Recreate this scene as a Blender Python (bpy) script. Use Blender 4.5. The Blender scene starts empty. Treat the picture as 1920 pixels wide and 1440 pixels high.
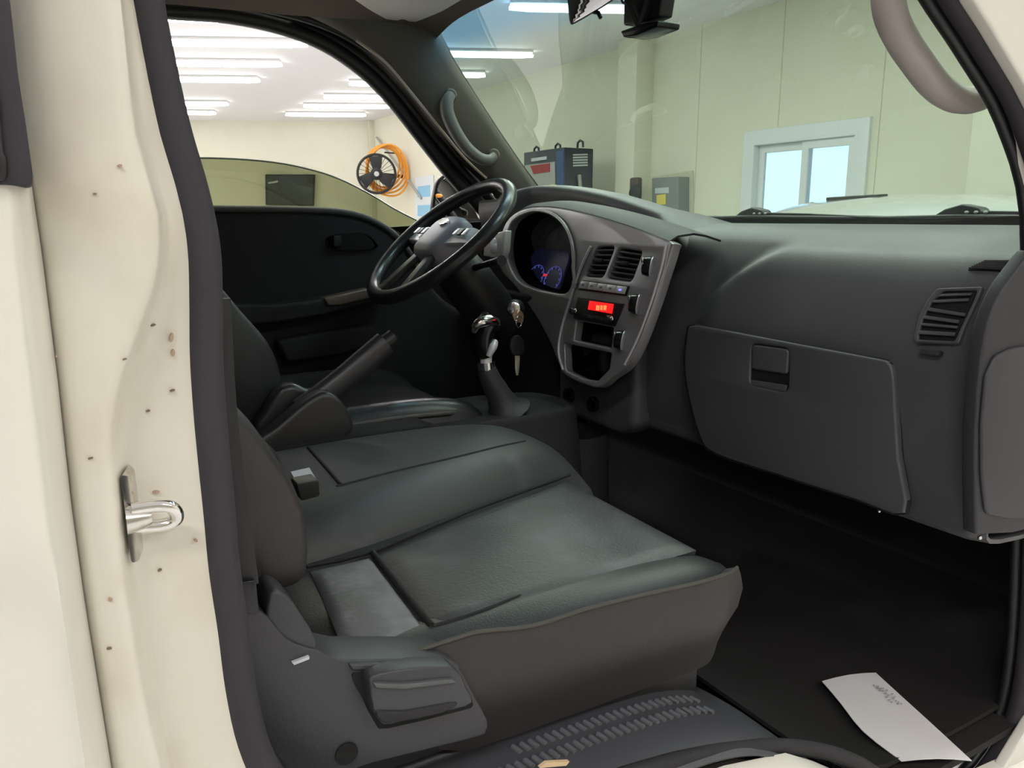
import bpy, bmesh, math, random
from mathutils import Vector as V, Matrix
random.seed(4)
sc = bpy.context.scene
COL = sc.collection
# ------------------------------------------------------------------ camera
CAM = V((0, -1.33, 1.55)); F = 1500.0
YAW = math.radians(30); PIT = math.radians(11.7)
sy, cy, sp, cp = math.sin(YAW), math.cos(YAW), math.sin(PIT), math.cos(PIT)
cf = V((sy*cp, cy*cp, -sp)); cr = V((cy, -sy, 0)); cu = V((sy*sp, cy*sp, cp))
cd = bpy.data.cameras.new('camera'); cam = bpy.data.objects.new('camera', cd); COL.objects.link(cam)
cd.sensor_fit = 'HORIZONTAL'; cd.sensor_width = 36; cd.lens = F/1920*36; cd.clip_start = 0.02; cd.clip_end = 100
m = Matrix.Identity(4)
for i in range(3):
    m[i][0] = cr[i]; m[i][1] = cu[i]; m[i][2] = -cf[i]; m[i][3] = CAM[i]
cam.matrix_world = m
sc.camera = cam

def ray(px, py):
    return cf + cr*((px-960)/F) + cu*((720-py)/F)
def at(px, py, ax, val):            # measured pixel -> world point on a plane of known position
    d = ray(px, py); t = (val-CAM[ax])/d[ax]
    return CAM + d*t
def atp(px, py, p0, n):
    d = ray(px, py); t = (p0-CAM).dot(n)/d.dot(n)
    return CAM + d*t
def ats(L, ax, val): return [at(x, y, ax, val) for x, y in L]

# ------------------------------------------------------------------ materials
def mat(name, col, rough=.5, metal=0, bump=None, var=None, coat=0, spec=.5, emit=None, estr=0, sheen=0):
    m = bpy.data.materials.new(name); m.use_nodes = True
    nt = m.node_tree; b = nt.nodes['Principled BSDF']
    b.inputs['Base Color'].default_value = (*col, 1)
    b.inputs['Roughness'].default_value = rough; b.inputs['Metallic'].default_value = metal
    b.inputs['Specular IOR Level'].default_value = spec
    b.inputs['Coat Weight'].default_value = coat
    b.inputs['Sheen Weight'].default_value = sheen
    if emit:
        b.inputs['Emission Color'].default_value = (*emit, 1); b.inputs['Emission Strength'].default_value = estr
    tc = None
    if bump or var:
        tc = nt.nodes.new('ShaderNodeTexCoord')
    if bump:
        n = nt.nodes.new('ShaderNodeTexNoise'); n.inputs['Scale'].default_value = bump[0]; n.inputs['Detail'].default_value = 3
        nt.links.new(tc.outputs['Object'], n.inputs['Vector'])
        bp = nt.nodes.new('ShaderNodeBump'); bp.inputs['Strength'].default_value = bump[1]; bp.inputs['Distance'].default_value = .002
        nt.links.new(n.outputs['Fac'], bp.inputs['Height']); nt.links.new(bp.outputs['Normal'], b.inputs['Normal'])
    if var:   # (scale, colour2, lo, hi)
        n = nt.nodes.new('ShaderNodeTexNoise'); n.inputs['Scale'].default_value = var[0]; n.inputs['Detail'].default_value = 5
        nt.links.new(tc.outputs['Object'], n.inputs['Vector'])
        r = nt.nodes.new('ShaderNodeValToRGB'); r.color_ramp.elements[0].position = var[2]; r.color_ramp.elements[1].position = var[3]
        r.color_ramp.elements[0].color = (*col, 1); r.color_ramp.elements[1].color = (*var[1], 1)
        nt.links.new(n.outputs['Fac'], r.inputs['Fac']); nt.links.new(r.outputs['Color'], b.inputs['Base Color'])
    return m

def glass(name, tint, refl=1.0, band=None):
    m = bpy.data.materials.new(name); m.use_nodes = True
    nt = m.node_tree; nt.nodes.clear()
    out = nt.nodes.new('ShaderNodeOutputMaterial'); mix = nt.nodes.new('ShaderNodeMixShader')
    tr = nt.nodes.new('ShaderNodeBsdfTransparent'); gl = nt.nodes.new('ShaderNodeBsdfGlossy')
    gl.inputs['Roughness'].default_value = .01
    tr.inputs['Color'].default_value = (*tint, 1)
    fr = nt.nodes.new('ShaderNodeLayerWeight'); fr.inputs['Blend'].default_value = .5      # Schlick, the same from both sides of a thin pane
    pw = nt.nodes.new('ShaderNodeMath'); pw.operation = 'POWER'; pw.inputs[1].default_value = 5
    ma = nt.nodes.new('ShaderNodeMath'); ma.operation = 'MULTIPLY_ADD'; ma.inputs[1].default_value = .92; ma.inputs[2].default_value = .07
    mu = nt.nodes.new('ShaderNodeMath'); mu.operation = 'MULTIPLY'; mu.inputs[1].default_value = refl; mu.use_clamp = True
    nt.links.new(fr.outputs['Facing'], pw.inputs[0]); nt.links.new(pw.outputs[0], ma.inputs[0]); nt.links.new(ma.outputs[0], mu.inputs[0]); nt.links.new(mu.outputs[0], mix.inputs[0])
    nt.links.new(tr.outputs[0], mix.inputs[1]); nt.links.new(gl.outputs[0], mix.inputs[2])
    nt.links.new(mix.outputs[0], out.inputs[0])
    if band:  # shade band across the top of the pane: (z0, z1, colour) in object space
        tc = nt.nodes.new('ShaderNodeTexCoord'); sx = nt.nodes.new('ShaderNodeSeparateXYZ')
        mr = nt.nodes.new('ShaderNodeMapRange'); mr.inputs[1].default_value = band[0]; mr.inputs[2].default_value = band[1]
        mc = nt.nodes.new('ShaderNodeMix'); mc.data_type = 'RGBA'
        mc.inputs['A'].default_value = (*tint, 1); mc.inputs['B'].default_value = (*band[2], 1)
        nt.links.new(tc.outputs['Object'], sx.inputs[0]); nt.links.new(sx.outputs['Z'], mr.inputs[0])
        nt.links.new(mr.outputs[0], mc.inputs['Factor']); nt.links.new(mc.outputs['Result'], tr.inputs['Color'])
    return m

WHITE = mat('truck_white_paint', (.74, .70, .60), .35, coat=.3, var=(9, (.60, .52, .40), .50, .80), bump=(9, .05))
WHITE2 = mat('rear_door_white_paint', (.80, .77, .69), .3, coat=.4)
CARW = mat('car_white_paint', (.58, .60, .58), .15, coat=1)
RUB = mat('weatherstrip_rubber', (.032, .028, .035), .75, bump=(300, .15))
BLACK = mat('black_plastic', (.012, .012, .013), .45)
BLACKM = mat('matte_black', (.008, .008, .008), .9)
GLOSSB = mat('gloss_black', (.01, .01, .011), .2)
DASH = mat('dash_plastic', (.078, .078, .085), .43, bump=(700, .2), var=(5, (.095, .094, .10), .5, .85), spec=.6)
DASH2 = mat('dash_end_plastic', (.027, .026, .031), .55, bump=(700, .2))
DASHD = mat('dark_lower_plastic', (.022, .021, .024), .8, bump=(500, .2))
VINYL = mat('seat_vinyl', (.032, .033, .033), .38, bump=(420, .22), spec=.6)
VINYLS = mat('seat_side_vinyl', (.034, .029, .029), .5, bump=(420, .22))
FABRIC = mat('seat_insert_leather', (.15, .15, .16), .5, bump=(160, .35), var=(26, (.23, .225, .25), .45, .7))
SEAM = mat('seam_shadow_thread', (.012, .012, .012), .8)
PIPE = mat('seat_piping', (.06, .055, .045), .55)
GREYP = mat('grey_seat_plastic', (.045, .045, .052), .42, bump=(350, .12))
HEAD = mat('headliner_cloth', (.135, .105, .078), .9, bump=(350, .3))
VISOR = mat('visor_vinyl', (.74, .70, .64), .7, bump=(200, .1))
PILT = mat('pillar_trim_plastic', (.12, .108, .09), .6, bump=(350, .15))
GRABD = mat('grab_handle_grey', (.21, .213, .20), .42)
GRABL = mat('grab_handle_beige_grey', (.58, .51, .48), .42, var=(14, (.50, .43, .40), .5, .8))
SILV = mat('satin_silver_trim', (.34, .33, .34), .36, .35)
SILVB = mat('bright_silver_trim', (.78, .77, .80), .3, .25)
PAD = mat('airbag_pad', (.30, .285, .32), .45)
CHROME = mat('chrome', (.85, .83, .80), .12, 1)
STEEL = mat('worn_steel', (.72, .70, .66), .22, 1, var=(60, (.40, .36, .31), .5, .75))
CARPET = mat('black_floor_mat', (.010, .0085, .008), .85, bump=(260, .4), var=(9, (.02, .019, .0185), .55, .9))
TREAD = mat('tread_rubber', (.12, .125, .135), .45)
PAPER = mat('paper', (.80, .77, .76), .7)
INK = mat('ink_grey', (.42, .40, .43), .7)
WALLM = mat('wall_panel_cream', (.85, .825, .69), .55, var=(3, (.82, .79, .65), .4, .8))
WALLS = mat('wall_shaded_olive', (.70, .68, .54), .6)  # wall cream darkened to olive, shade put into the colour
CEILM = mat('ceiling_white', (.90, .895, .93), .6)
FLOORM = mat('epoxy_floor', (.66, .65, .63), .4, var=(2, (.58, .57, .55), .4, .7))
TUBEM = mat('light_tube', (1, 1, 1), .5, emit=(1, .985, .98), estr=11.0)
LIGHTB = mat('light_body', (.85, .85, .85), .5)
PVC = mat('window_pvc', (.86, .87, .90), .35)
MACH = mat('machine_dark_blue', (.035, .042, .058), .4)
MACHG = mat('machine_grey', (.42, .40, .38), .5)
MACHR = mat('machine_red', (.38, .045, .05), .5)
MACHB = mat('machine_blue', (.03, .07, .20), .4)
YEL = mat('yellow_label', (.85, .68, .16), .5)
LGREY = mat('light_grey_label', (.62, .64, .66), .5)
BOXG = mat('electric_box_grey', (.24, .25, .25), .5)
ORANGE = mat('orange_hose', (.86, .36, .05), .5)
SCREEN = mat('dark_screen', (.055, .062, .075), .3)
POSTER = mat('poster_paper', (.78, .82, .86), .6)
POSTB = mat('poster_blue', (.30, .58, .80), .6)
REDLED = mat('red_display', (.3, .0, .0), .3, emit=(1, .01, .01), estr=1.6)
REDLIT = mat('red_digits', (.6, .1, .05), .3, emit=(1, .10, .03), estr=3.2)
BLUELED = mat('blue_led', (.1, .1, .5), .3, emit=(.22, .2, 1), estr=1.6)
GAUGE = mat('gauge_face', (.010, .010, .022), .35, emit=(.03, .03, .10), estr=.1)
GAUGEB = mat('gauge_blue', (.1, .1, .4), .4, emit=(.18, .2, .9), estr=.3)
GAUGER = mat('gauge_red', (.5, .05, .05), .4, emit=(1, .06, .08), estr=.5)
AMBER = mat('amber_reflection', (.9, .35, .06), .3, emit=(1, .35, .05), estr=.3)
WOODT = mat('tan_edge', (.75, .55, .33), .5)
GLW = glass('windscreen_glass', (.78, .87, .75), 1.6)
GLD = glass('green_tint_glass', (.575, .60, .485), .6)
GLP = glass('clear_pane', (.9, .95, 1.0), .7)
MIRR = mat('mirror_glass', (.80, .82, .85), .02, 1)

# ------------------------------------------------------------------ object helpers
ORG = {}
def fin(name, bm, mt, parent=None, angle=38, label=None, origin=None):
    bmesh.ops.recalc_face_normals(bm, faces=bm.faces)
    if origin is None:
        lo = V([min(v.co[i] for v in bm.verts) for i in range(3)]); hi = V([max(v.co[i] for v in bm.verts) for i in range(3)])
        origin = V(((lo.x+hi.x)/2, (lo.y+hi.y)/2, lo.z))
    bmesh.ops.translate(bm, verts=bm.verts, vec=-origin)
    me = bpy.data.meshes.new(name); bm.to_mesh(me); bm.free()
    me.materials.append(mt)
    for p in me.polygons: p.use_smooth = True
    me.set_sharp_from_angle(angle=math.radians(angle))
    o = bpy.data.objects.new(name, me); COL.objects.link(o); o.location = origin; ORG[o.name] = origin.copy()
    if parent:
        o.parent = parent; o.matrix_parent_inverse = Matrix.Translation(-ORG[parent.name])
    if label: o['label'] = label
    return o

def thing(name, label, cat, loc, group=None):
    o = bpy.data.objects.new(name, None); COL.objects.link(o); o.location = V(loc); ORG[o.name] = V(loc)
    o.empty_display_size = .1
    o['label'] = label; o['category'] = cat
    if group: o['group'] = group
    return o
def tag(o, label, cat, group=None):
    o['label'] = label; o['category'] = cat
    if group: o['group'] = group
    return o
def struct(o):
    o['kind'] = 'structure'; return o

def cat(pts, n=6, closed=False):      # Catmull-Rom
    pts = [V(p) for p in pts]; out = []
    N = len(pts)
    rng = range(N) if closed else range(N-1)
    for i in rng:
        if closed: p0, p1, p2, p3 = pts[i-1], pts[i], pts[(i+1) % N], pts[(i+2) % N]
        else: p0, p1, p2, p3 = pts[max(i-1, 0)], pts[i], pts[i+1], pts[min(i+2, N-1)]
        for k in range(n):
            t = k/n
            out.append(.5*((2*p1)+(p2-p0)*t+(2*p0-5*p1+4*p2-p3)*t*t+(3*p1-p0-3*p2+p3)*t**3))
    if not closed: out.append(pts[-1])
    return out

def add_tube(bm, path, rad, seg=12, closed=False, squash=1.0, up=None, caps=True):
    path = [V(p) for p in path]; N = len(path)
    rads = rad if isinstance(rad, (list, tuple)) else [rad]*N
    if len(rads) != N:
        rads = [rads[0]+(rads[-1]-rads[0])*i/(N-1) for i in range(N)] if len(rads) == 2 else [rads[min(int(i/(N-1)*(len(rads)-1)), len(rads)-2)]*(1-((i/(N-1)*(len(rads)-1)) % 1 if i < N-1 else 1)) + rads[min(int(i/(N-1)*(len(rads)-1)), len(rads)-2)+1]*((i/(N-1)*(len(rads)-1)) % 1 if i < N-1 else 1) for i in range(N)]
    rings = []; nrm = None
    for i in range(N):
        if closed: t = path[(i+1) % N]-path[i-1]
        else: t = path[min(i+1, N-1)]-path[max(i-1, 0)]
        t.normalize()
        if up is not None:
            n = V(up)-t*V(up).dot(t)
            n.normalize()
        elif nrm is None:
            a = V((0, 0, 1)) if abs(t.z) < .9 else V((1, 0, 0))
            n = (a-t*a.dot(t)).normalized()
        else:
            n = (nrm-t*nrm.dot(t)).normalized()
        nrm = n; b = t.cross(n)
        rings.append([bm.verts.new(path[i]+n*(rads[i]*math.cos(2*math.pi*k/seg)*squash)+b*(rads[i]*math.sin(2*math.pi*k/seg))) for k in range(seg)])
    for i in range(N if closed else N-1):
        A, B = rings[i], rings[(i+1) % N]
        for k in range(seg): bm.faces.new((A[k], A[(k+1) % seg], B[(k+1) % seg], B[k]))
    if not closed and caps:
        bm.faces.new(rings[0]); bm.faces.new(list(reversed(rings[-1])))
    return bm
def tube(name, path, rad, mt, parent=None, seg=12, closed=False, squash=1.0, up=None, label=None):
    return fin(name, add_tube(bmesh.new(), path, rad, seg, closed, squash, up), mt, parent, 50, label)

def add_grid(bm, rows, closed=False, cap=False):
    vs = [[bm.verts.new(p) for p in r] for r in rows]
    n = len(rows[0])
    for i in range(len(rows)-1):
        for k in range(n if closed else n-1):
            bm.faces.new((vs[i][k], vs[i][(k+1) % n], vs[i+1][(k+1) % n], vs[i+1][k]))
    if cap:
        bm.faces.new(vs[0]); bm.faces.new(list(reversed(vs[-1])))
    return bm
def subdiv(bm, n):
    me = bpy.data.meshes.new('tmp'); bm.to_mesh(me); o = bpy.data.objects.new('tmp', me); COL.objects.link(o)
    md = o.modifiers.new('s', 'SUBSURF'); md.levels = n; md.render_levels = n
    dg = bpy.context.evaluated_depsgraph_get(); dg.update()
    m2 = bpy.data.meshes.new_from_object(o.evaluated_get(dg))
    bpy.data.objects.remove(o); bpy.data.meshes.remove(me)
    b2 = bmesh.new(); b2.from_mesh(m2); bpy.data.meshes.remove(m2); bm.free()
    return b2
def grid(name, rows, mt, parent=None, closed=False, cap=False, sub=0, angle=50, label=None):
    bm = add_grid(bmesh.new(), rows, closed, cap)
    if sub: bm = subdiv(bm, sub)
    return fin(name, bm, mt, parent, angle, label)
def solid_grid(name, rows, thick, mt, parent=None, angle=50, label=None):   # a sheet with real thickness
    bm = add_grid(bmesh.new(), rows)
    bmesh.ops.recalc_face_normals(bm, faces=bm.faces)
    bmesh.ops.solidify(bm, geom=bm.faces[:], thickness=thick)
    return fin(name, bm, mt, parent, angle, label)

def bev(bm, w, seg=2, ang=30):
    if w <= 0: return bm
    bm.normal_update()
    es = [e for e in bm.edges if len(e.link_faces) == 2 and e.calc_face_angle(0) > math.radians(ang)]
    bmesh.ops.bevel(bm, geom=es, offset=w, segments=seg, profile=.5, affect='EDGES', clamp_overlap=True)
    return bm
def add_prism(bm, pts, vec):
    pts = [V(p) for p in pts]; vec = V(vec)
    a = [bm.verts.new(p) for p in pts]; b = [bm.verts.new(p+vec) for p in pts]
    n = len(pts)
    bm.faces.new(a); bm.faces.new(list(reversed(b)))
    for i in range(n): bm.faces.new((a[i], b[i], b[(i+1) % n], a[(i+1) % n]))
    return bm
def prism(name, pts, vec, mt, parent=None, bevel=0, seg=3, label=None, ang=30):
    bm = add_prism(bmesh.new(), pts, vec)
    bmesh.ops.recalc_face_normals(bm, faces=bm.faces)
    bev(bm, bevel, seg, ang)
    return fin(name, bm, mt, parent, 38, label)
def add_box(bm, c, s, M=None):
    c = V(c); M = M or Matrix.Identity(3)
    vs = [bm.verts.new(c+M@V((sx*s[0]/2, sy_*s[1]/2, sz*s[2]/2))) for sx in (-1, 1) for sy_ in (-1, 1) for sz in (-1, 1)]
    for f in ((0, 1, 3, 2), (4, 6, 7, 5), (0, 4, 5, 1), (2, 3, 7, 6), (0, 2, 6, 4), (1, 5, 7, 3)):
        bm.faces.new([vs[i] for i in f])
    return bm
def box(name, c, s, mt, parent=None, bevel=0, M=None, seg=3, label=None):
    bm = add_box(bmesh.new(), c, s, M); bmesh.ops.recalc_face_normals(bm, faces=bm.faces); bev(bm, bevel, seg)
    return fin(name, bm, mt, parent, 38, label)
def lathe(name, c, axis, prof, mt, parent=None, seg=28, squash=None, label=None):
    c = V(c); ax = V(axis).normalized()
    a = V((0, 0, 1)) if abs(ax.z) < .9 else V((1, 0, 0))
    n = (a-ax*a.dot(ax)).normalized(); b = ax.cross(n)
    sq = squash or (1, 1)
    bm = bmesh.new(); rows = []
    for r, h in prof:
        rows.append([c+ax*h+n*(max(r, 1e-5)*math.cos(2*math.pi*k/seg)*sq[0])+b*(max(r, 1e-5)*math.sin(2*math.pi*k/seg)*sq[1]) for k in range(seg)])
    add_grid(bm, rows, closed=True, cap=True)
    return fin(name, bm, mt, parent, 40, label)
def sphere(name, c, r, mt, parent=None, M=None, label=None):
    bm = bmesh.new(); bmesh.ops.create_uvsphere(bm, u_segments=24, v_segments=14, radius=1)
    M = M or Matrix.Identity(3)
    for v in bm.verts: v.co = V(c)+M@V((v.co.x*r[0], v.co.y*r[1], v.co.z*r[2]))
    return fin(name, bm, mt, parent, 60, label)

def plate(name, loops, n, thick, mt, parent=None, bevel=.002, round_=0, label=None):
    """flat panel with true holes: loops of world points in one plane; n = facing direction; grows backwards by thick"""
    n = V(n).normalized(); p0 = V(loops[0][0])
    ex = V((0, 0, 1)).cross(n)
    ex = ex.normalized() if ex.length > .1 else V((1, 0, 0))
    ey = n.cross(ex)
    cu_ = bpy.data.curves.new('tmp', 'CURVE'); cu_.dimensions = '2D'; cu_.fill_mode = 'BOTH'
    cu_.extrude = max(thick/2-bevel, 1e-4); cu_.bevel_depth = bevel; cu_.bevel_resolution = 2; cu_.offset = -bevel
    for L in loops:
        s = cu_.splines.new('POLY'); s.points.add(len(L)-1); s.use_cyclic_u = True
        for k, p in enumerate(L):
            d = V(p)-p0; s.points[k].co = (d.dot(ex), d.dot(ey), 0, 1)
    o = bpy.data.objects.new('tmp', cu_); COL.objects.link(o)
    dg = bpy.context.evaluated_depsgraph_get(); dg.update()
    me = bpy.data.meshes.new_from_object(o.evaluated_get(dg))
    bpy.data.objects.remove(o); bpy.data.curves.remove(cu_)
    bm = bmesh.new(); bm.from_mesh(me); bpy.data.meshes.remove(me)
    bmesh.ops.remove_doubles(bm, verts=bm.verts, dist=1e-5)
    for v in bm.verts: v.co = p0+ex*v.co.x+ey*v.co.y+n*(v.co.z-thick/2)
    return fin(name, bm, mt, parent, 38, label)
def rnd(pts, r=.25, n=4):     # rounded corners of a 2D/3D loop, r = fraction of the shorter side
    pts = [V(p) for p in pts]; out = []; N = len(pts)
    for i in range(N):
        a, b, c = pts[i-1], pts[i], pts[(i+1) % N]
        l = min((a-b).length, (c-b).length)*r
        p = b+(a-b).normalized()*l; q = b+(c-b).normalized()*l
        for k in range(n+1):
            t = k/n; out.append(p*(1-t)**2+b*2*t*(1-t)+q*t*t)
    return out
def lerp(a, b, t): return a+(b-a)*t
def interp(tab, x):
    if x <= tab[0][0]: return tab[0][1]
    for (x0, y0), (x1, y1) in zip(tab, tab[1:]):
        if x <= x1: return y0+(y1-y0)*(x-x0)/(x1-x0)
    return tab[-1][1]
def sstep(a, b, x):
    t = min(max((x-a)/(b-a), 0), 1); return t*t*(3-2*t)

from mathutils.bvhtree import BVHTree
def surf(o):
    loc = ORG[o.name]; me = o.data
    return BVHTree.FromPolygons([v.co+loc for v in me.vertices], [tuple(p.vertices) for p in me.polygons])
def hits(bv, L, off=.001):      # points lying on a built surface
    out = []
    for x, y in L:
        d = ray(x, y).normalized(); loc, n, i, t = bv.ray_cast(CAM, d)
        if loc is None: continue
        if n.dot(d) > 0: n = -n
        out.append(loc+n*off)
    return out

# ================================================================== the hall
CZ = 3.3
fh = V((sy, cy, 0)); rh = cr.copy()
FW = 5.45                                   # front wall plane
corner = at(693, 228, 2, CZ); corner.x = FW
cornerg = V((corner.x, corner.y, 0))
fardir = (at(345, 225, 2, CZ)-at(693, 228, 2, CZ)); fardir.z = 0; fardir.normalize()
farleft = cornerg+fardir*16
def wallbox(name, a, b, thick, side, mt, h=CZ):
    a = V(a); b = V(b); d = (b-a).normalized(); nn = V((0, 0, 1)).cross(d)*side
    return struct(prism(name, [a, b, b+nn*thick, a+nn*thick], (0, 0, h), mt))
struct(box('floor', (0, 4, -.05), (26, 34, .1), FLOORM))
struct(box('ceiling', (0, 4, CZ+.05), (26, 34, .1), CEILM))
wallbox('wall_far', cornerg, farleft, .15, -1, WALLM)
# front wall with a real opening for the window
wl, wr, wt, wb = at(1407, 262, 0, FW), at(1624, 240, 0, FW), 0, 0
wy1, wy0 = wl.y, wr.y
wzt = at(1500, 247, 0, FW).z; wzb = wzt-.95
def yz(y, z, x=FW): return V((x, y, z))
plate('wall_front', [[yz(corner.y, 0), yz(corner.y, CZ), yz(-10, CZ), yz(-10, 0)], [yz(wy1, wzb), yz(wy1, wzt), yz(wy0, wzt), yz(wy0, wzb)]], (-1, 0, 0), .15, WALLM, bevel=0.0005)['kind'] = 'structure'
wallbox('wall_back', farleft, (farleft.x, -10, 0), .15, 1, WALLM)
wallbox('wall_rear', (farleft.x, -10, 0), (FW, -10, 0), .15, 1, WALLM)
# panel joints on the front wall and posts
for i, (px, nm) in enumerate(((1310, 1), (1461, 2), (1652, 3))):
    y = at(px, 200, 0, FW).y
    zl = wzt+.06 if nm == 2 else .002
    struct(box('trim_%d' % nm, (FW-.001, y, (CZ+zl)/2-.002), (.005, .008, CZ-zl-.004), WALLS))
ya, yb = at(1158, 200, 0, FW-.22).y, at(1204, 200, 0, FW-.02).y
struct(box('trim_4', (FW-.11, ya-.14, CZ/2), (.22, .30, CZ-.004), WALLM, bevel=.004))
y5 = at(1872, 250, 0, FW).y
struct(box('trim_5', (FW-.15, y5-.4, CZ/2), (.30, .8, CZ-.004), WALLM, bevel=.004))
struct(box('trim_6', (FW-.05, corner.y-.18, CZ/2), (.10, .10, CZ-.004), WALLS, bevel=.004))
# window
w = bpy.data.objects.new('window_1', None); COL.objects.link(w); w.location = (FW, (wy0+wy1)/2, wzb); ORG['window_1'] = V(w.location); w['kind'] = 'structure'
fr = .075
plate('window_frame', [[yz(wy1+.05, wzb-.05, FW-.03), yz(wy1+.05, wzt+.05, FW-.03), yz(wy0-.05, wzt+.05, FW-.03), yz(wy0-.05, wzb-.05, FW-.03)],
      [yz(wy1-fr, wzb+fr, FW-.03), yz(wy1-fr, wzt-fr, FW-.03), yz(wy0+fr, wzt-fr, FW-.03), yz(wy0+fr, wzb+fr, FW-.03)]], (-1, 0, 0), .14, PVC, w, bevel=.006)
ym = (wy0+wy1)/2-.02
for (a, b, dx) in ((wy1-fr, ym-.03, .035), (ym+.03, wy0+fr, .0)):
    s = .065
    sash = plate('sash', [[yz(a, wzb+fr, FW+dx), yz(a, wzt-fr, FW+dx), yz(b, wzt-fr, FW+dx), yz(b, wzb+fr, FW+dx)],
          [yz(a-s, wzb+fr+s, FW+dx), yz(a-s, wzt-fr-s, FW+dx), yz(b+s, wzt-fr-s, FW+dx), yz(b+s, wzb+fr+s, FW+dx)]], (-1, 0, 0), .03, PVC, w, bevel=.004)
    box('pane', (FW+dx+.015, (a+b)/2, (wzb+wzt)/2), (.006, abs(a-b)-2*s, wzt-wzb-2*fr-2*s), GLP, sash)
# ceiling lights ------------------------------------------------------
def make_light(p, length):
    t = thing('ceiling_light', '', 'ceiling light', p, 'tube lights on the hall ceiling')
    d = fardir
    M = Matrix((d, V((0, 0, 1)).cross(d), V((0, 0, 1)))).transposed()
    box('light_body', p+V((0, 0, -.012)), (length*.99, .17, .022), LIGHTB, t, bevel=.004, M=M)
    bm = bmesh.new()
    add_tube(bm, [p+d*(length*(k/8-.5))+V((0, 0, -.05)) for k in range(9)], [.025]+[.042]*7+[.025], 12, squash=.6, up=(0, 0, 1))
    fin('diffuser', bm, TUBEM, t, 60)
    return t
seen = [((300, 38), (600, 38), 'broad ceiling tube light cut by the driver window frame top'),
        ((285, 82), (575, 84), 'second ceiling tube light down from the top of the driver window'),
        ((310, 120), (528, 122), 'long ceiling tube light seen in the upper left of the driver window'),
        ((320, 150), (487, 152), 'ceiling tube light below the long one beside the rubber door seal'),
        ((330, 195), (428, 196), 'small ceiling tube light, second from the far wall by the door seal'),
        ((335, 212), (405, 213), 'smallest ceiling tube light beside the rubber seal, next to the far wall'),
        ((537, 216), (685, 216), 'ceiling tube light nearest the far wall, above the wall fan'),
        ((570, 200), (730, 201), 'second ceiling tube light from the far wall above the fan'),
        ((608, 183), (768, 184), 'third ceiling tube light from the far wall above the fan'),
        ((655, 158), (800, 159), 'fourth ceiling tube light from the far wall, partly behind the window curve'),
        ((800, 141), (910, 142), 'short ceiling tube light low beside the driver pillar, through the windscreen'),
        ((790, 103), (1000, 104), 'ceiling tube light in the windscreen below the blue shade band'),
        ((955, 14), (1240, 22), 'bright ceiling tube light behind the interior mirror')]
proto = None
LAMPS = []
for (a, b, lab) in seen:
    A, B = at(*a, 2, CZ-.05), at(*b, 2, CZ-.05); A.z = B.z = CZ
    p = (A+B)/2; L = (A-B).length
    t = make_light(p, L); t['label'] = lab; LAMPS.append(p)
# area lights at ceiling height outside the view: assumed hall rows, then added ones
def area(name, loc, sx_, sy_, power, rotz=0, col=(1, .985, .965)):
    l = bpy.data.lights.new(name, 'AREA'); l.shape = 'RECTANGLE'; l.size = sx_; l.size_y = sy_; l.energy = power; l.color = col
    o = bpy.data.objects.new(name, l); COL.objects.link(o); o.location = loc; o.rotation_euler = (0, 0, rotz); return o
for i, (x, y) in enumerate(((-3.2, -.6), (-1.0, -2.2), (1.4, -3.6), (3.6, -4.6), (-4.2, 2.6), (2.6, 3.0), (-4.4, 6.0), (-2.5, -5.0), (3.9, -1.0))):
    area('unseen_hall_light', (x, y, CZ-.03), 1.3, .14, 39, -YAW)
for i, (x, y) in enumerate(((-1.2, 6.2), (-.8, 9.2), (-3.6, 10.5), (.6, 13.2), (-2.0, 14.5), (1.6, 5.2), (3.0, 2.4), (-6, 8), (1.55, -.6), (1.6, .9), (2.9, .6))):  # added to brighten the far walls, ceiling and dash top
    area('unseen_hall_light', (x, y, CZ-.03), 1.3, .14, 66 if y > 5 else 36, -YAW)

# wall fan, hose, screen, poster, pipe ---------------------------------
def farpt(px, py, off=0):      # on the far wall, off metres in front of it
    nrm = V((0, 0, 1)).cross(fardir)
    if (CAM-cornerg).dot(nrm) < 0: nrm = -nrm
    return atp(px, py, cornerg+nrm*off, nrm), nrm
_, fn = farpt(706, 326, .30)
c = at(706, 326, 0, 4.86); c1 = c+cr*(35/F*(c-CAM).dot(cf)); R = (c1-c).length
fan = thing('wall_fan', 'round black three-bladed wall fan in the far corner of the hall', 'fan', c)
ex = fardir.copy(); ez = V((0, 0, 1)); fd = (CAM-c).normalized(); ex = V((0, 0, 1)).cross(fd).normalized(); ez = fd.cross(ex)
def ringpts(c, R, n=40): return [c+ex*R*math.cos(2*math.pi*k/n)+ez*R*math.sin(2*math.pi*k/n) for k in range(n)]
bm = bmesh.new()
add_tube(bm, ringpts(c, R), .022, 8, True); add_tube(bm, ringpts(c-fd*.12, R), .018, 8, True)
for k in range(24):
    a = 2*math.pi*k/24; q = c+ex*R*math.cos(a)+ez*R*math.sin(a)
    add_tube(bm, [q, q-fd*.12], .005, 5)
    add_tube(bm, [q-fd*.12, c-fd*.14+(q-c)*.15], .004, 5)
fin('guard', bm, BLACK, fan, 60)
for k in range(3):
    a = math.radians(95+120*k); dr = ex*math.cos(a)+ez*math.sin(a); dt = -ex*math.sin(a)+ez*math.cos(a)
    prism('blade', [c+dr*.05-dt*.05, c+dr*.3*R-dt*.09, c+dr*.9*R-dt*.13, c+dr*.92*R+dt*.10, c+dr*.4*R+dt*.06, c+dr*.05+dt*.05], -fd*.012, BLACK, fan, .003)
lathe('hub', c+fd*.02, fd, [(.0, .03), (.045, .03), (.05, 0), (.10, -.02), (.10, -.12), (0, -.12)], BLACK, fan)
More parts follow.
